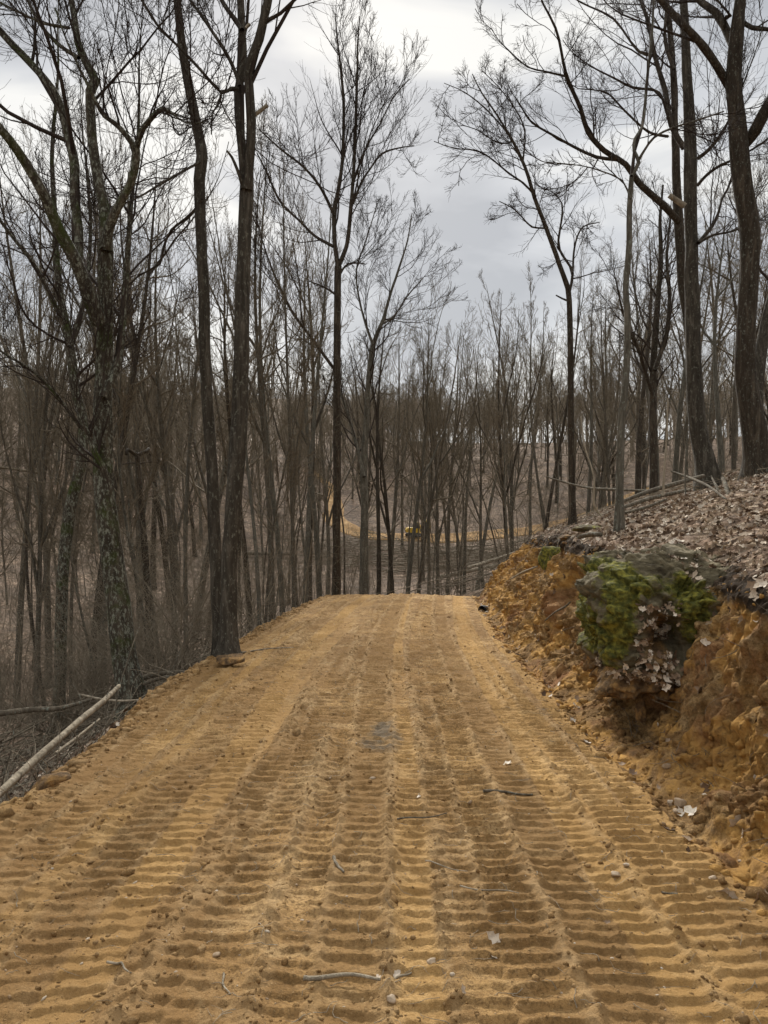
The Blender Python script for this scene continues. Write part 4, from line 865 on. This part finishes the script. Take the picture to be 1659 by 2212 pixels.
# clods and pebbles
IV, IF = ico(1)
def clods(name, label, x, y, size, rng, m, sink=.2, flat=.7):
    P, Nn = surf(x, y); n = len(P); an = np.stack([rng.uniform(.7, 1.3, n), rng.uniform(.6, 1.2, n), rng.uniform(.4, flat, n)], 1)
    v, f, c = scatter(IV, IF, P, Nn, size, rng, .3, .16, 0, an); z = np.zeros(len(v))
    o = mesh_np(name, v, f, m, None, smooth=False, attrs={'tone': c, 'ridge': c * .8, 'loose': z, 'grey': z, 'strip': z + .5, 'humus': z}); return meta(o, label, 'soil', kind='stuff')
n = 34000; x = rg.uniform(-2.2, 1.9, n); y = 2.0 + 13 * rg.random(n) ** 1.7; _, ll, rr = edges(x, y)
i = np.clip(np.searchsorted(xs, x), 0, len(xs) - 1); j = np.clip(np.searchsorted(ys, y), 0, len(ys) - 1)
pr = .10 + .9 * ridge[j, i] + .7 * loose[j, i] + .8 * sstep(-.25, 0, np.maximum(ll, rr)); s = (rg.random(n) < pr * .8) & (np.maximum(ll, rr) < .1)
clods('soil_crumbs', 'crumbs of loose soil along the edges of the track marks', x[s], y[s], rg.gamma(1.4, .0034, s.sum()) + .002, rg, M_clod)
n = 15000; x = rg.uniform(1.4, 4.6, n); y = 2.6 + 15 * rg.random(n) ** 1.2; _, _, rr = edges(x, y); zg = ground(x, y) - base(x, y); s = (rr > -.05) & (zg < -.1) & (rg.random(n) < np.where(rr < .45, .9, .45))
clods('bank_rubble', 'broken clods and small stones on the cut bank and in the ditch', x[s], y[s], np.minimum(rg.gamma(1.6, .009, s.sum()) + .005, .07), rg, M_bank)
n = 1500; y = 3 + 15 * rg.random(n); x = road_c(y) - HW + .035 * np.maximum(y - 12, 0) + rg.normal(0, .09, n)
clods('edge_clods', 'lumps of pushed up soil along the left edge of the road', x, y, np.minimum(rg.gamma(1.6, .012, n) + .006, .06), rg, M_clod)
n = 1100; x = rg.uniform(-2.1, 1.8, n); y = 2.0 + 12 * rg.random(n) ** 1.6; M_peb = leaf_mat('pebble', [(0, (.22, .14, .07)), (.5, (.38, .28, .18)), (1, (.55, .48, .38))])
clods('pebbles', 'small pale pebbles strewn over the dirt road', x, y, rg.gamma(2, .0015, n) + .002, rg, M_peb)

# fine roots and straws lying about
def strands(name, label, x, y, ln, r, rng, m, K=6, lift=.006, rise=.0, kind='stuff', cat='twigs', wander=.3):
    P, Nn = surf(x, y); n = len(P); D = rng.normal(size=(n, 3)); D -= Nn * (D * Nn).sum(1, keepdims=True); D /= np.linalg.norm(D, axis=1, keepdims=True); D += Nn * rise * rng.random((n, 1))
    Q = np.empty((n, K + 1, 3)); Q[:, 0] = P + Nn * lift
    for s in range(K):
        D = D + rng.normal(size=(n, 3)) * wander * np.array([1, 1, .3]); D /= np.linalg.norm(D, axis=1, keepdims=True)
        Q[:, s + 1] = Q[:, s] + D * (ln / K)[:, None]
        if rise < .2:
            q, _ = surf(Q[:, s + 1, 0], Q[:, s + 1, 1]); Q[:, s + 1, 2] = np.maximum(q[:, 2] + lift, Q[:, s + 1, 2] * .4 + (q[:, 2] + lift) * .6)
    if cat == 'brush':
        _, l3, r3 = edges(Q[..., 0], Q[..., 1]); kp = (l3 > -.05).all(1); Q = Q[kp]; r = r[kp]
    Rr = r[:, None] * np.linspace(1, .45, K + 1)[None]; v, f = tubes(Q, Rr, 4); return meta(mesh_np(name, v, f, m), label, cat, kind=kind)
n = 750; x = rg.uniform(-1.9, 1.6, n); y = 2.1 + 9 * rg.random(n) ** 1.5
strands('root_fibres', 'fine pale root fibres lying on the dirt road', x, y, rg.uniform(.03, .14, n), rg.uniform(.0009, .0019, n), rg, B_dead)
n = 2600; x = rg.uniform(1.8, 5.5, n); y = 3 + 14 * rg.random(n); s = (ground(x, y) - base(x, y) < -.03); x, y = x[s], y[s]; n = len(x)
strands('root_hairs', 'thin roots hanging out of the cut bank', x, y, rg.uniform(.06, .30, n), rg.uniform(.0012, .003, n), rg, B_redtwig, rise=.5)
n = 2600; x = rg.uniform(2.2, 8.5, n); y = 4 + 15 * rg.random(n); s = (ground(x, y) - base(x, y) > -.10) & (fbm(x * .9, y * .9, seed=230) > -.05); x, y = x[s], y[s]; n = len(x)
M_straw = bark_mat('dry_grass', (.30, .23, .14), (.50, .41, .27))
strands('dry_grass', 'tufts of dry straw coloured grass on the bank top', x, y, rg.uniform(.10, .32, n), rg.uniform(.0012, .0025, n), rg, M_straw, rise=1.2, cat='grass', wander=.18)
n = 1300; x = rg.uniform(-6, -1.8, n); y = 3.2 + 17 * rg.random(n) ** 1.1; _, ll, _ = edges(x, y); s = ll > .2; x, y = x[s], y[s]; n = len(x)
strands('brush_twigs', 'grey tangle of cut twigs and brush along the left road edge', x, y, rg.uniform(.25, 1.5, n), rg.uniform(.003, .010, n), rg, B_log, K=8, rise=.45, cat='brush', wander=.16)
n = 750; x = rg.uniform(-4.4, -1.9, n); y = 3.6 + 11 * rg.random(n) ** 1.6; _, ll, _ = edges(x, y); s = ll > .08; x, y = x[s], y[s]; n = len(x)
strands('brush_sprigs', 'pale bent sprigs sticking up along the left road edge', x, y, rg.uniform(.2, .75, n), rg.uniform(.002, .005, n), rg, B_dead, K=8, rise=.9, cat='brush', wander=.2)
# slash heaps in the hollow, drawn by hand so they need no fine surface
def slash(cx_, cy_, sx, sy, n, seed, label, L=(1, 5), R=(.01, .05), hh=.6):
    rng = np.random.default_rng(seed); x = rng.normal(cx_, sx, n); y = rng.normal(cy_, sy, n); a = rng.normal(0, 1.0, n) + rng.choice([0, np.pi], n); ln = rng.uniform(*L, n); K = 5
    D = np.stack([np.cos(a), np.sin(a) * .8, rng.normal(0, .12, n)], 1); Q = np.empty((n, K + 1, 3)); h = rng.random(n) * hh; Q[:, 0] = np.stack([x, y, ground(x, y) + .05 + h], 1)
    for s in range(K):
        D = D + rng.normal(size=(n, 3)) * .1; D /= np.linalg.norm(D, axis=1, keepdims=True); Q[:, s + 1] = Q[:, s] + D * (ln / K)[:, None]
        Q[:, s + 1, 2] = .3 * Q[:, s + 1, 2] + .7 * (ground(Q[:, s + 1, 0], Q[:, s + 1, 1]) + .05 + h)
    if cy_ < 30:
        _, l3, r3 = edges(Q[..., 0], Q[..., 1]); kp = (np.maximum(l3, r3) > .1).all(1) | (Q[:, 0, 1] > 21.5); Q = Q[kp]; n = len(Q)
    r = rng.uniform(*R, n); v, f = tubes(Q, r[:, None] * np.linspace(1, .5, K + 1)[None], 5); meta(mesh_np('brush_heap', v, f, B_redtwig), label, 'brush', kind='stuff')
slash(9, 75, 9, 3.5, 300, 1, 'grey heap of cut branches below the far road', (2, 7), (.02, .07), 1.1)
slash(-3, 80, 5, 2, 160, 2, 'dark heap of cut branches where the far road bends uphill', (1.5, 5), (.02, .06), 1.4)
slash(3.3, 27.5, 2.4, 2.0, 190, 3, 'tangle of cut branches just behind the road crest', (.5, 2.6), (.005, .018), .9)
slash(5.6, 13.6, 1.3, 1.0, 90, 4, 'heap of thin dead branches on top of the bank', (.3, 1.1), (.003, .009), .12)
slash(-4.6, 10.5, 1.5, 1.8, 150, 5, 'heap of cut branches around the foot of the left trees', (.6, 2.6), (.004, .014), .5)

# ------------------------------------------------------------------ logs, sticks, stones, single leaves
def log(name, pts, label, m=None, cat='log', seed=0, sides=9, ends=True, group=None, ground_it=False):
    """pts: (px, py, distance, width px)"""
    q = [(*at(a, b, d), w_ / F * d / 2) for a, b, d, w_ in pts]; S = catmull(q, .08); o = tuple(S[len(S) // 2, :3])
    v, f = tubes(S[None, :, :3], np.maximum(S[None, :, 3], .002), sides, .18, seed, cap=True); ob = mesh_np(name, v, f, m or B_log, None, origin=o); return meta(ob, label, cat, group)
def ground_hit(px, py):
    yy = np.arange(1.4, 20, .01); k = (HZ - py) / F; xx = (px - CX) / F * yy; hit = np.nonzero(CAMZ + k * yy < ground(xx, yy))[0]
    i = hit[0] if len(hit) else 1000
    return xx[i], yy[i]
def lying(name, px, py, ln, ang, r, label, m=None, seed=0, bend=.05, cat='stick', lift=0):
    """a stick resting on the near ground: the photo column/row of its middle"""
    x, y = ground_hit(px, py); t = np.linspace(-.5, .5, 9); rng = random.Random(seed); c, s = math.cos(ang), math.sin(ang)
    X_ = x + ln * (t * c - bend * np.sin(t * 6 + seed) * s); Y_ = y + ln * (t * s + bend * np.sin(t * 6 + seed) * c)
    p, _ = surf(X_, Y_); Z_ = np.interp(t, [-.5, .5], [p[:3, 2].max(), p[-3:, 2].max()]); Z_ = np.maximum(Z_, p[:, 2] - r * .3) + r * .7 + lift
    S = catmull(np.stack([X_, Y_, Z_, np.linspace(r, r * .55, 9)], 1), .01 if ln < 1 else .04); o = tuple(S[len(S) // 2, :3])
    v, f = tubes(S[None, :, :3], S[None, :, 3], 7, .3, seed, cap=True); return meta(mesh_np(name, v, f, m or B_dead, None, origin=o), label, cat)
log('fallen_log', [(-40, 1750, 4.3, 19), (20, 1694, 4.7, 17), (75, 1643, 5.1, 18), (130, 1594, 5.5, 15), (185, 1546, 6.0, 14), (222, 1516, 6.3, 12), (257, 1482, 6.9, 9)], 'long pale barkless log lying along the left road edge', B_dead, seed=1)
log('fallen_log', [(-30, 1545, 7.6, 12), (70, 1533, 7.7, 12), (130, 1530, 7.8, 10), (200, 1510, 8.0, 6)], 'dark log lying level behind the long pale one', B_log, seed=2)
log('fallen_branch', [(120, 1628, 5.6, 7), (170, 1590, 6.0, 6), (215, 1553, 6.4, 4)], 'thin pale branch parallel to the long log', B_dead, seed=3, cat='branch')
log('fallen_branch', [(170, 1500, 8.3, 5), (240, 1513, 8.0, 5), (300, 1512, 7.7, 4), (340, 1506, 7.4, 3)], 'thin grey branch reaching from the big tree foot to the road', B_dead, seed=4, cat='branch')
log('fallen_log', [(300, 1465, 9.5, 10), (350, 1455, 9.6, 11), (420, 1452, 9.8, 9)], 'short log lying between the two big left trees', B_log, seed=5)
log('fallen_log', [(305, 1480, 9.0, 7), (360, 1462, 9.1, 8), (400, 1470, 9.2, 6)], 'bent log in front of the short log between the big left trees', B_log, seed=6)
BT = [([(1450, 1018, 11.5, 4), (1490, 1032, 11.0, 6), (1530, 1050, 10.2, 6), (1568, 1078, 9.4, 5)], 'dark branch crossing the slope above the leaf carpet'),
      ([(1340, 1085, 10.8, 7), (1400, 1062, 11.2, 9), (1460, 1045, 11.8, 10), (1520, 1028, 12.4, 8)], 'long weathered log on the bank top, uppermost of the pile'),
      ([(1345, 1096, 10.4, 8), (1410, 1075, 10.8, 9), (1490, 1058, 11.2, 7)], 'weathered log on the bank top, in the middle of the pile'),
      ([(1350, 1108, 10.0, 6), (1400, 1094, 10.2, 7), (1440, 1078, 10.4, 5)], 'short weathered log on the bank top, lowest of the pile'),
      ([(1180, 1030, 13.0, 3), (1260, 1052, 12.4, 5), (1330, 1058, 12.0, 6), (1420, 1060, 11.6, 4)], 'long bowed branch stretching left from the log pile'),
      ([(1560, 1030, 10.6, 8), (1568, 1050, 10.3, 10), (1575, 1075, 10.0, 9)], 'short upright root stump beside the crossing branch'),
      ([(1536, 1028, 10.8, 3), (1550, 1055, 10.4, 6), (1562, 1072, 10.2, 5)], 'dead twig stump left of the root stump')]
for i, (p, l) in enumerate(BT): log('fallen_log' if 'log' in l else 'fallen_branch', p, l, B_log, 'log' if 'log' in l else 'branch', 20 + i)
log('broken_sapling', [(1432, 1070, 9.9, 6), (1434, 1030, 9.9, 5), (1438, 980, 9.9, 4), (1441, 930, 9.9, 3), (1443, 860, 9.9, 2)], 'thin broken sapling standing among the logs on the bank top', B_dead, 'sapling', 31)
log('bent_sapling', [(1300, 1116, 10.0, 5), (1283, 1090, 10.0, 5), (1284, 1040, 10.0, 4), (1275, 1000, 10.1, 3), (1262, 960, 10.2, 3), (1255, 900, 10.3, 2)], 'thin pale sapling bending left at the bank top', B_dead, 'sapling', 32)
log('bare_sapling', [(1481, 1068, 9.6, 3), (1480, 1030, 9.6, 3), (1482, 970, 9.6, 2)], 'short thin sapling right of the broken one', B_grey, 'sapling', 33)
log('tree_root', [(1178, 1340, 7.6, 3), (1200, 1322, 7.2, 4), (1222, 1310, 6.9, 5), (1232, 1300, 6.8, 3)], 'thin root poking from the bank left of the boulder', B_log, 'root', 34)
log('fallen_branch', [(1105, 1250, 13.3, 3), (1130, 1236, 12.9, 5), (1160, 1224, 12.4, 4)], 'pale branch lying on the far shoulder of the bank', B_dead, 'branch', 35)
log('fallen_log', [(1250, 1160, 8.9, 9), (1275, 1154, 8.7, 10), (1298, 1155, 8.5, 9)], 'short sawn log at the lip of the bank', B_log, 'log', 36)
# logs in the hollow beyond the crest
def hollow_log(x0, y0, x1, y1, r, label, up=.25, m=None, up1=None):
    n = 10; X_ = np.linspace(x0, x1, n); Y_ = np.linspace(y0, y1, n); Z_ = np.linspace(gz(x0, y0) + up, gz(x1, y1) + (up if up1 is None else up1), n); Z_ = np.maximum(Z_, ground(X_, Y_) + r * .5)
    v, f = tubes(np.stack([X_, Y_, Z_], 1)[None], np.linspace(r, r * .6, n)[None], 9, .15, 3, cap=True); o = (X_[5], Y_[5], Z_[5]); meta(mesh_np('fallen_log', v, f, m or B_log, None, origin=o), label, 'log')
hollow_log(4.5, 60, 12.5, 56, .17, 'long pale log slanting down right in the hollow', .5, B_dead)
hollow_log(12, 58, 8.3, 53, .18, 'thick log leaning under the long pale log in the hollow', .2)
hollow_log(14.5, 66, 20, 74, .25, 'dark leaning log below the right end of the far road', .3, B_dark, 1.8)
hollow_log(-14, 75, -9, 77, .2, 'grey log left of the bend of the far road', .3)
hollow_log(3, 27, 7.6, 28.5, .05, 'thin pale log level behind the right end of the crest', .95, B_dead)
hollow_log(3.2, 26.2, 6.6, 28, .045, 'thin grey log below the level one behind the crest', .9, B_dead)
hollow_log(2, 78, 10, 79.5, .2, 'grey log just below the far road', .3)
# sticks on the road
lying('stick', 738, 2140, .27, -.10, .0085, 'pale stick lying at the bottom centre of the road', B_dead, 1)
lying('stick', 250, 2115, .13, -.55, .005, 'thin bent stick at the lower left of the road', B_dead, 2)
lying('stick', 1100, 1719, .30, -.06, .009, 'dark knobbly stick on the right half of the road', B_log, 3)
lying('stick', 915, 1775, .30, .35, .005, 'thin grey twig across the middle of the road', B_log, 4)
lying('stick', 728, 1890, .12, -1.1, .008, 'short pale twig in the middle of the road beside root fibres', B_dead, 5)
lying('stick', 1060, 1940, .26, -.25, .004, 'very thin straw on the right half of the road', B_dead, 6)
lying('stick', 560, 1408, .9, .5, .012, 'thin stick on the left edge near the forked trunk', B_dead, 7)
lying('stick', 205, 1585, .25, .1, .01, 'dark short stick on the left edge of the road', B_log, 8)
lying('stick', 870, 2125, .10, .9, .006, 'short curled twig right of the bottom centre stick', B_dead, 9)
lying('stick', 965, 1890, .2, -.2, .0035, 'thin curved root in the right middle of the road', B_dead, 10)
lying('stick', 480, 2150, .14, -1.2, .004, 'thin root curving at the lower left', B_dead, 11)
lying('stick', 1455, 1945, .07, -.8, .005, 'tiny dark twig by the right edge of the road', B_log, 12)
def one_leaf(px, py, sz, label, k, rz, tone):
    x, y = ground_hit(px, py); p, n = surf(np.array([x]), np.array([y])); rng = np.random.default_rng(k); T, F_ = LEAF[k % 5]; sz = sz * (.62 if py > 1900 else .85)
    v, f, c = scatter(T, F_, p + n * .004, n + np.array([[0, -.12, 0]]), np.array([sz]), rng, .12, 0, .002); o = tuple(p[0])
    meta(mesh_np('dry_leaf', v, f, M_leaf, None, origin=o, attrs={'tone': np.full(len(v), tone)}), label, 'leaf')
for i, q in enumerate([(1097, 1657, .11, 'pale leaf lying alone on the right half of the road', .95), (1065, 2050, .10, 'crumpled pale leaf on the lower right of the road', .9), (1068, 2085, .06, 'small pale leaf just below the crumpled one', .95), (855, 2120, .06, 'pale leaf scrap beside the curled twig', .85),
                       (1508, 1768, .13, 'long curled pale leaf in the ditch among the stones', 1.), (1480, 1765, .08, 'pale leaf left of the curled one in the ditch', .9), (1610, 1795, .11, 'upright brownish leaf on the bank at the right edge', .7), (1640, 1812, .10, 'pale curled leaf cut by the right edge', 1.), (1622, 1825, .09, 'flat pale leaf at the foot of the bank, right edge', .95),
                       (1640, 1690, .07, 'pale leaf high on the bank at the right edge', 1.), (1540, 1345, .11, 'bright pale leaf on the red soil right of the moss', 1.), (990, 2178, .07, 'tan leaf at the bottom edge of the road', .7), (905, 1730, .06, 'small pale leaf in the middle of the road', .9), (1430, 1715, .05, 'dark curled leaf in the ditch', .5),
                       (1310, 2010, .05, 'reddish brown folded leaf on the right of the road', .4), (1270, 1610, .09, 'pale leaf on the ditch edge below the boulder', .95), (1190, 1510, .07, 'pale leaf in the ditch further up', .95), (1205, 1540, .06, 'small leaf in the ditch nearer the road', .9), (815, 2130, .05, 'tiny tan leaf near the bottom centre', .8)]):
    one_leaf(q[0], q[1], q[2], q[3], i, 0, q[4])
def stone(px, py, s, label, seed, tone):
    x, y = ground_hit(px, py); p, n = surf(np.array([x]), np.array([y])); v, f = facet_rock((s, s * .8, s * .65), seed, 3)
    o = mesh_np('stone', v, f, M_peb, None, smooth=False, attrs={'tone': np.full(len(v), tone)}); o.location = p[0] + np.array([0, 0, s * .25]); meta(o, label, 'stone')
for i, q in enumerate([(1478, 1750, .045, 'angular pale yellow stone, largest of the ditch stones', .5), (1456, 1745, .028, 'small square stone left of the largest ditch stone', .7), (1470, 1768, .026, 'yellow stone below the largest ditch stone', .5), (1492, 1757, .02, 'brown stone right of the largest ditch stone', .2), (1442, 1668, .035, 'ochre stone lying in the ditch below the bank face', .3),
                       (1336, 1905, .022, 'grey oblong stone on the right of the road', .6), (1353, 1885, .016, 'small grey stone above the oblong one', .8), (1545, 1910, .018, 'round grey stone near the right road edge', .6), (1528, 1732, .018, 'white round pebble on the foot of the bank', 1.), (1510, 1700, .03, 'brown stone on the foot of the bank above the ditch stones', .1),
                       (455, 2085, .016, 'tan pebble at the lower left of the road', .4), (845, 2190, .018, 'grey pebble at the bottom edge', .6), (930, 2090, .02, 'grey pebble right of the centre, near the bottom', .6)]):
    stone(q[0], q[1], q[2], q[3], 300 + i, q[4])
# black pipe end poking out at the right edge near the crest
def pipe():
    m, nt, b = mat('black_plastic', .45, .4); b.inputs['Base Color'].default_value = (.012, .012, .013, 1)
    p = np.array(at(1040, 1327, 14.6)); p[2] = max(p[2], gz(p[0], p[1]) + .03); D = np.array([.55, .55, -.12]); D /= np.linalg.norm(D); t = np.linspace(0, .7, 60); P = p + D * t[:, None]
    r = .085 + .006 * np.sin(t * 180); v1, f1 = tubes(P[None], r[None], 20); v2, f2 = tubes(P[None], (r - .008)[None], 20); S = 20
    a = np.arange(S); rim = np.stack([a, (a + 1) % S, len(v1) + (a + 1) % S, len(v1) + a], 1)
    v = np.vstack([v1, v2]); f = np.vstack([f1, f2[:, ::-1] + len(v1), rim]); meta(mesh_np('drain_pipe', v, f, m, None, origin=tuple(p)), 'black corrugated pipe end at the right road edge near the crest', 'pipe')
pipe()
# ------------------------------------------------------------------ small yellow excavator on the far road
def excavator():
    import bmesh
    ym, nt, b = mat('yellow_paint', .45, .4); b.inputs['Base Color'].default_value = (.62, .40, .03, 1)
    km, nt, b = mat('black_steel', .6, .3); b.inputs['Base Color'].default_value = (.02, .02, .02, 1)
    gm, nt, b = mat('cab_glass', .1, .6); b.inputs['Base Color'].default_value = (.03, .04, .045, 1)
    sm, nt, b = mat('worn_steel', .5, .4); b.inputs['Base Color'].default_value = (.20, .19, .18, 1)
    x, y = 3.4, 86.2; z = gz(x, y) + .12; r = empty('excavator', (x, y, z), 'small yellow excavator parked on the dirt road across the hollow', 'excavator'); r.rotation_euler = (0, 0, R_(8)); r.scale = (.72,) * 3
    def prism(name, outline, y0, y1, m, bev=.04, parent=r):
        bm = bmesh.new(); a = [bm.verts.new((px, y0, pz)) for px, pz in outline]; c = [bm.verts.new((px, y1, pz)) for px, pz in outline]; n = len(a)
        bm.faces.new(a); bm.faces.new(c[::-1]); [bm.faces.new((a[(i + 1) % n], a[i], c[i], c[(i + 1) % n])) for i in range(n)]
        bmesh.ops.bevel(bm, geom=list(bm.edges), offset=bev, segments=2, affect='EDGES'); bmesh.ops.recalc_face_normals(bm, faces=bm.faces)
        me = bpy.data.meshes.new(name); bm.to_mesh(me); bm.free(); me.materials.append(m); o = bpy.data.objects.new(name, me); C.objects.link(o); o.parent = parent; return o
    oct_ = lambda L_, h, z0: [(-L_ + .25, z0), (L_ - .25, z0), (L_, z0 + .2), (L_, z0 + h - .2), (L_ - .25, z0 + h), (-L_ + .25, z0 + h), (-L_, z0 + h - .2), (-L_, z0 + .2)]
    for s in (-1, 1):
        tr = prism('track', oct_(1.25, .58, 0), s * .75 - .2, s * .75 + .2, km, .05)
        for k in range(-2, 3):
            th = np.linspace(0, 2 * np.pi, 15)[:-1]; prism('roller', [(k * .42 + .14 * math.cos(q), .28 + .14 * math.sin(q)) for q in th], s * .75 - .23, s * .75 + .23, sm, .01, tr)
    prism('undercarriage', [(-.6, .25), (.6, .25), (.5, .62), (-.5, .62)], -.55, .55, km)
    prism('engine_housing', [(-1.2, .68), (.0, .66), (.05, 1.45), (-1.0, 1.5), (-1.25, 1.2)], -.8, .8, ym, .08)
    prism('body', [(.0, .66), (1.0, .66), (1.0, .95), (0, .95)], -.8, .8, ym, .05)
    cb = prism('cab', [(-.1, .95), (.85, .95), (.95, 1.6), (.75, 2.35), (-.1, 2.35)], -.8, .05, ym, .05)
    prism('window', [(.05, 1.35), (.8, 1.35), (.84, 1.62), (.68, 2.2), (.05, 2.2)], -.83, -.79, gm, .01, cb)
    prism('boom', [(.75, .85), (1.05, .9), (1.7, 2.2), (2.6, 2.55), (2.55, 2.8), (1.5, 2.5)], .15, .45, ym, .04)
    prism('arm', [(2.35, 2.75), (2.7, 2.7), (2.75, 1.2), (2.5, 1.2)], .2, .4, ym, .03)
    prism('bucket', [(2.45, 1.25), (2.8, 1.2), (2.85, .8), (2.5, .45), (2.05, .5), (2.15, .8), (2.4, .85)], 0, .6, km, .03)
excavator()
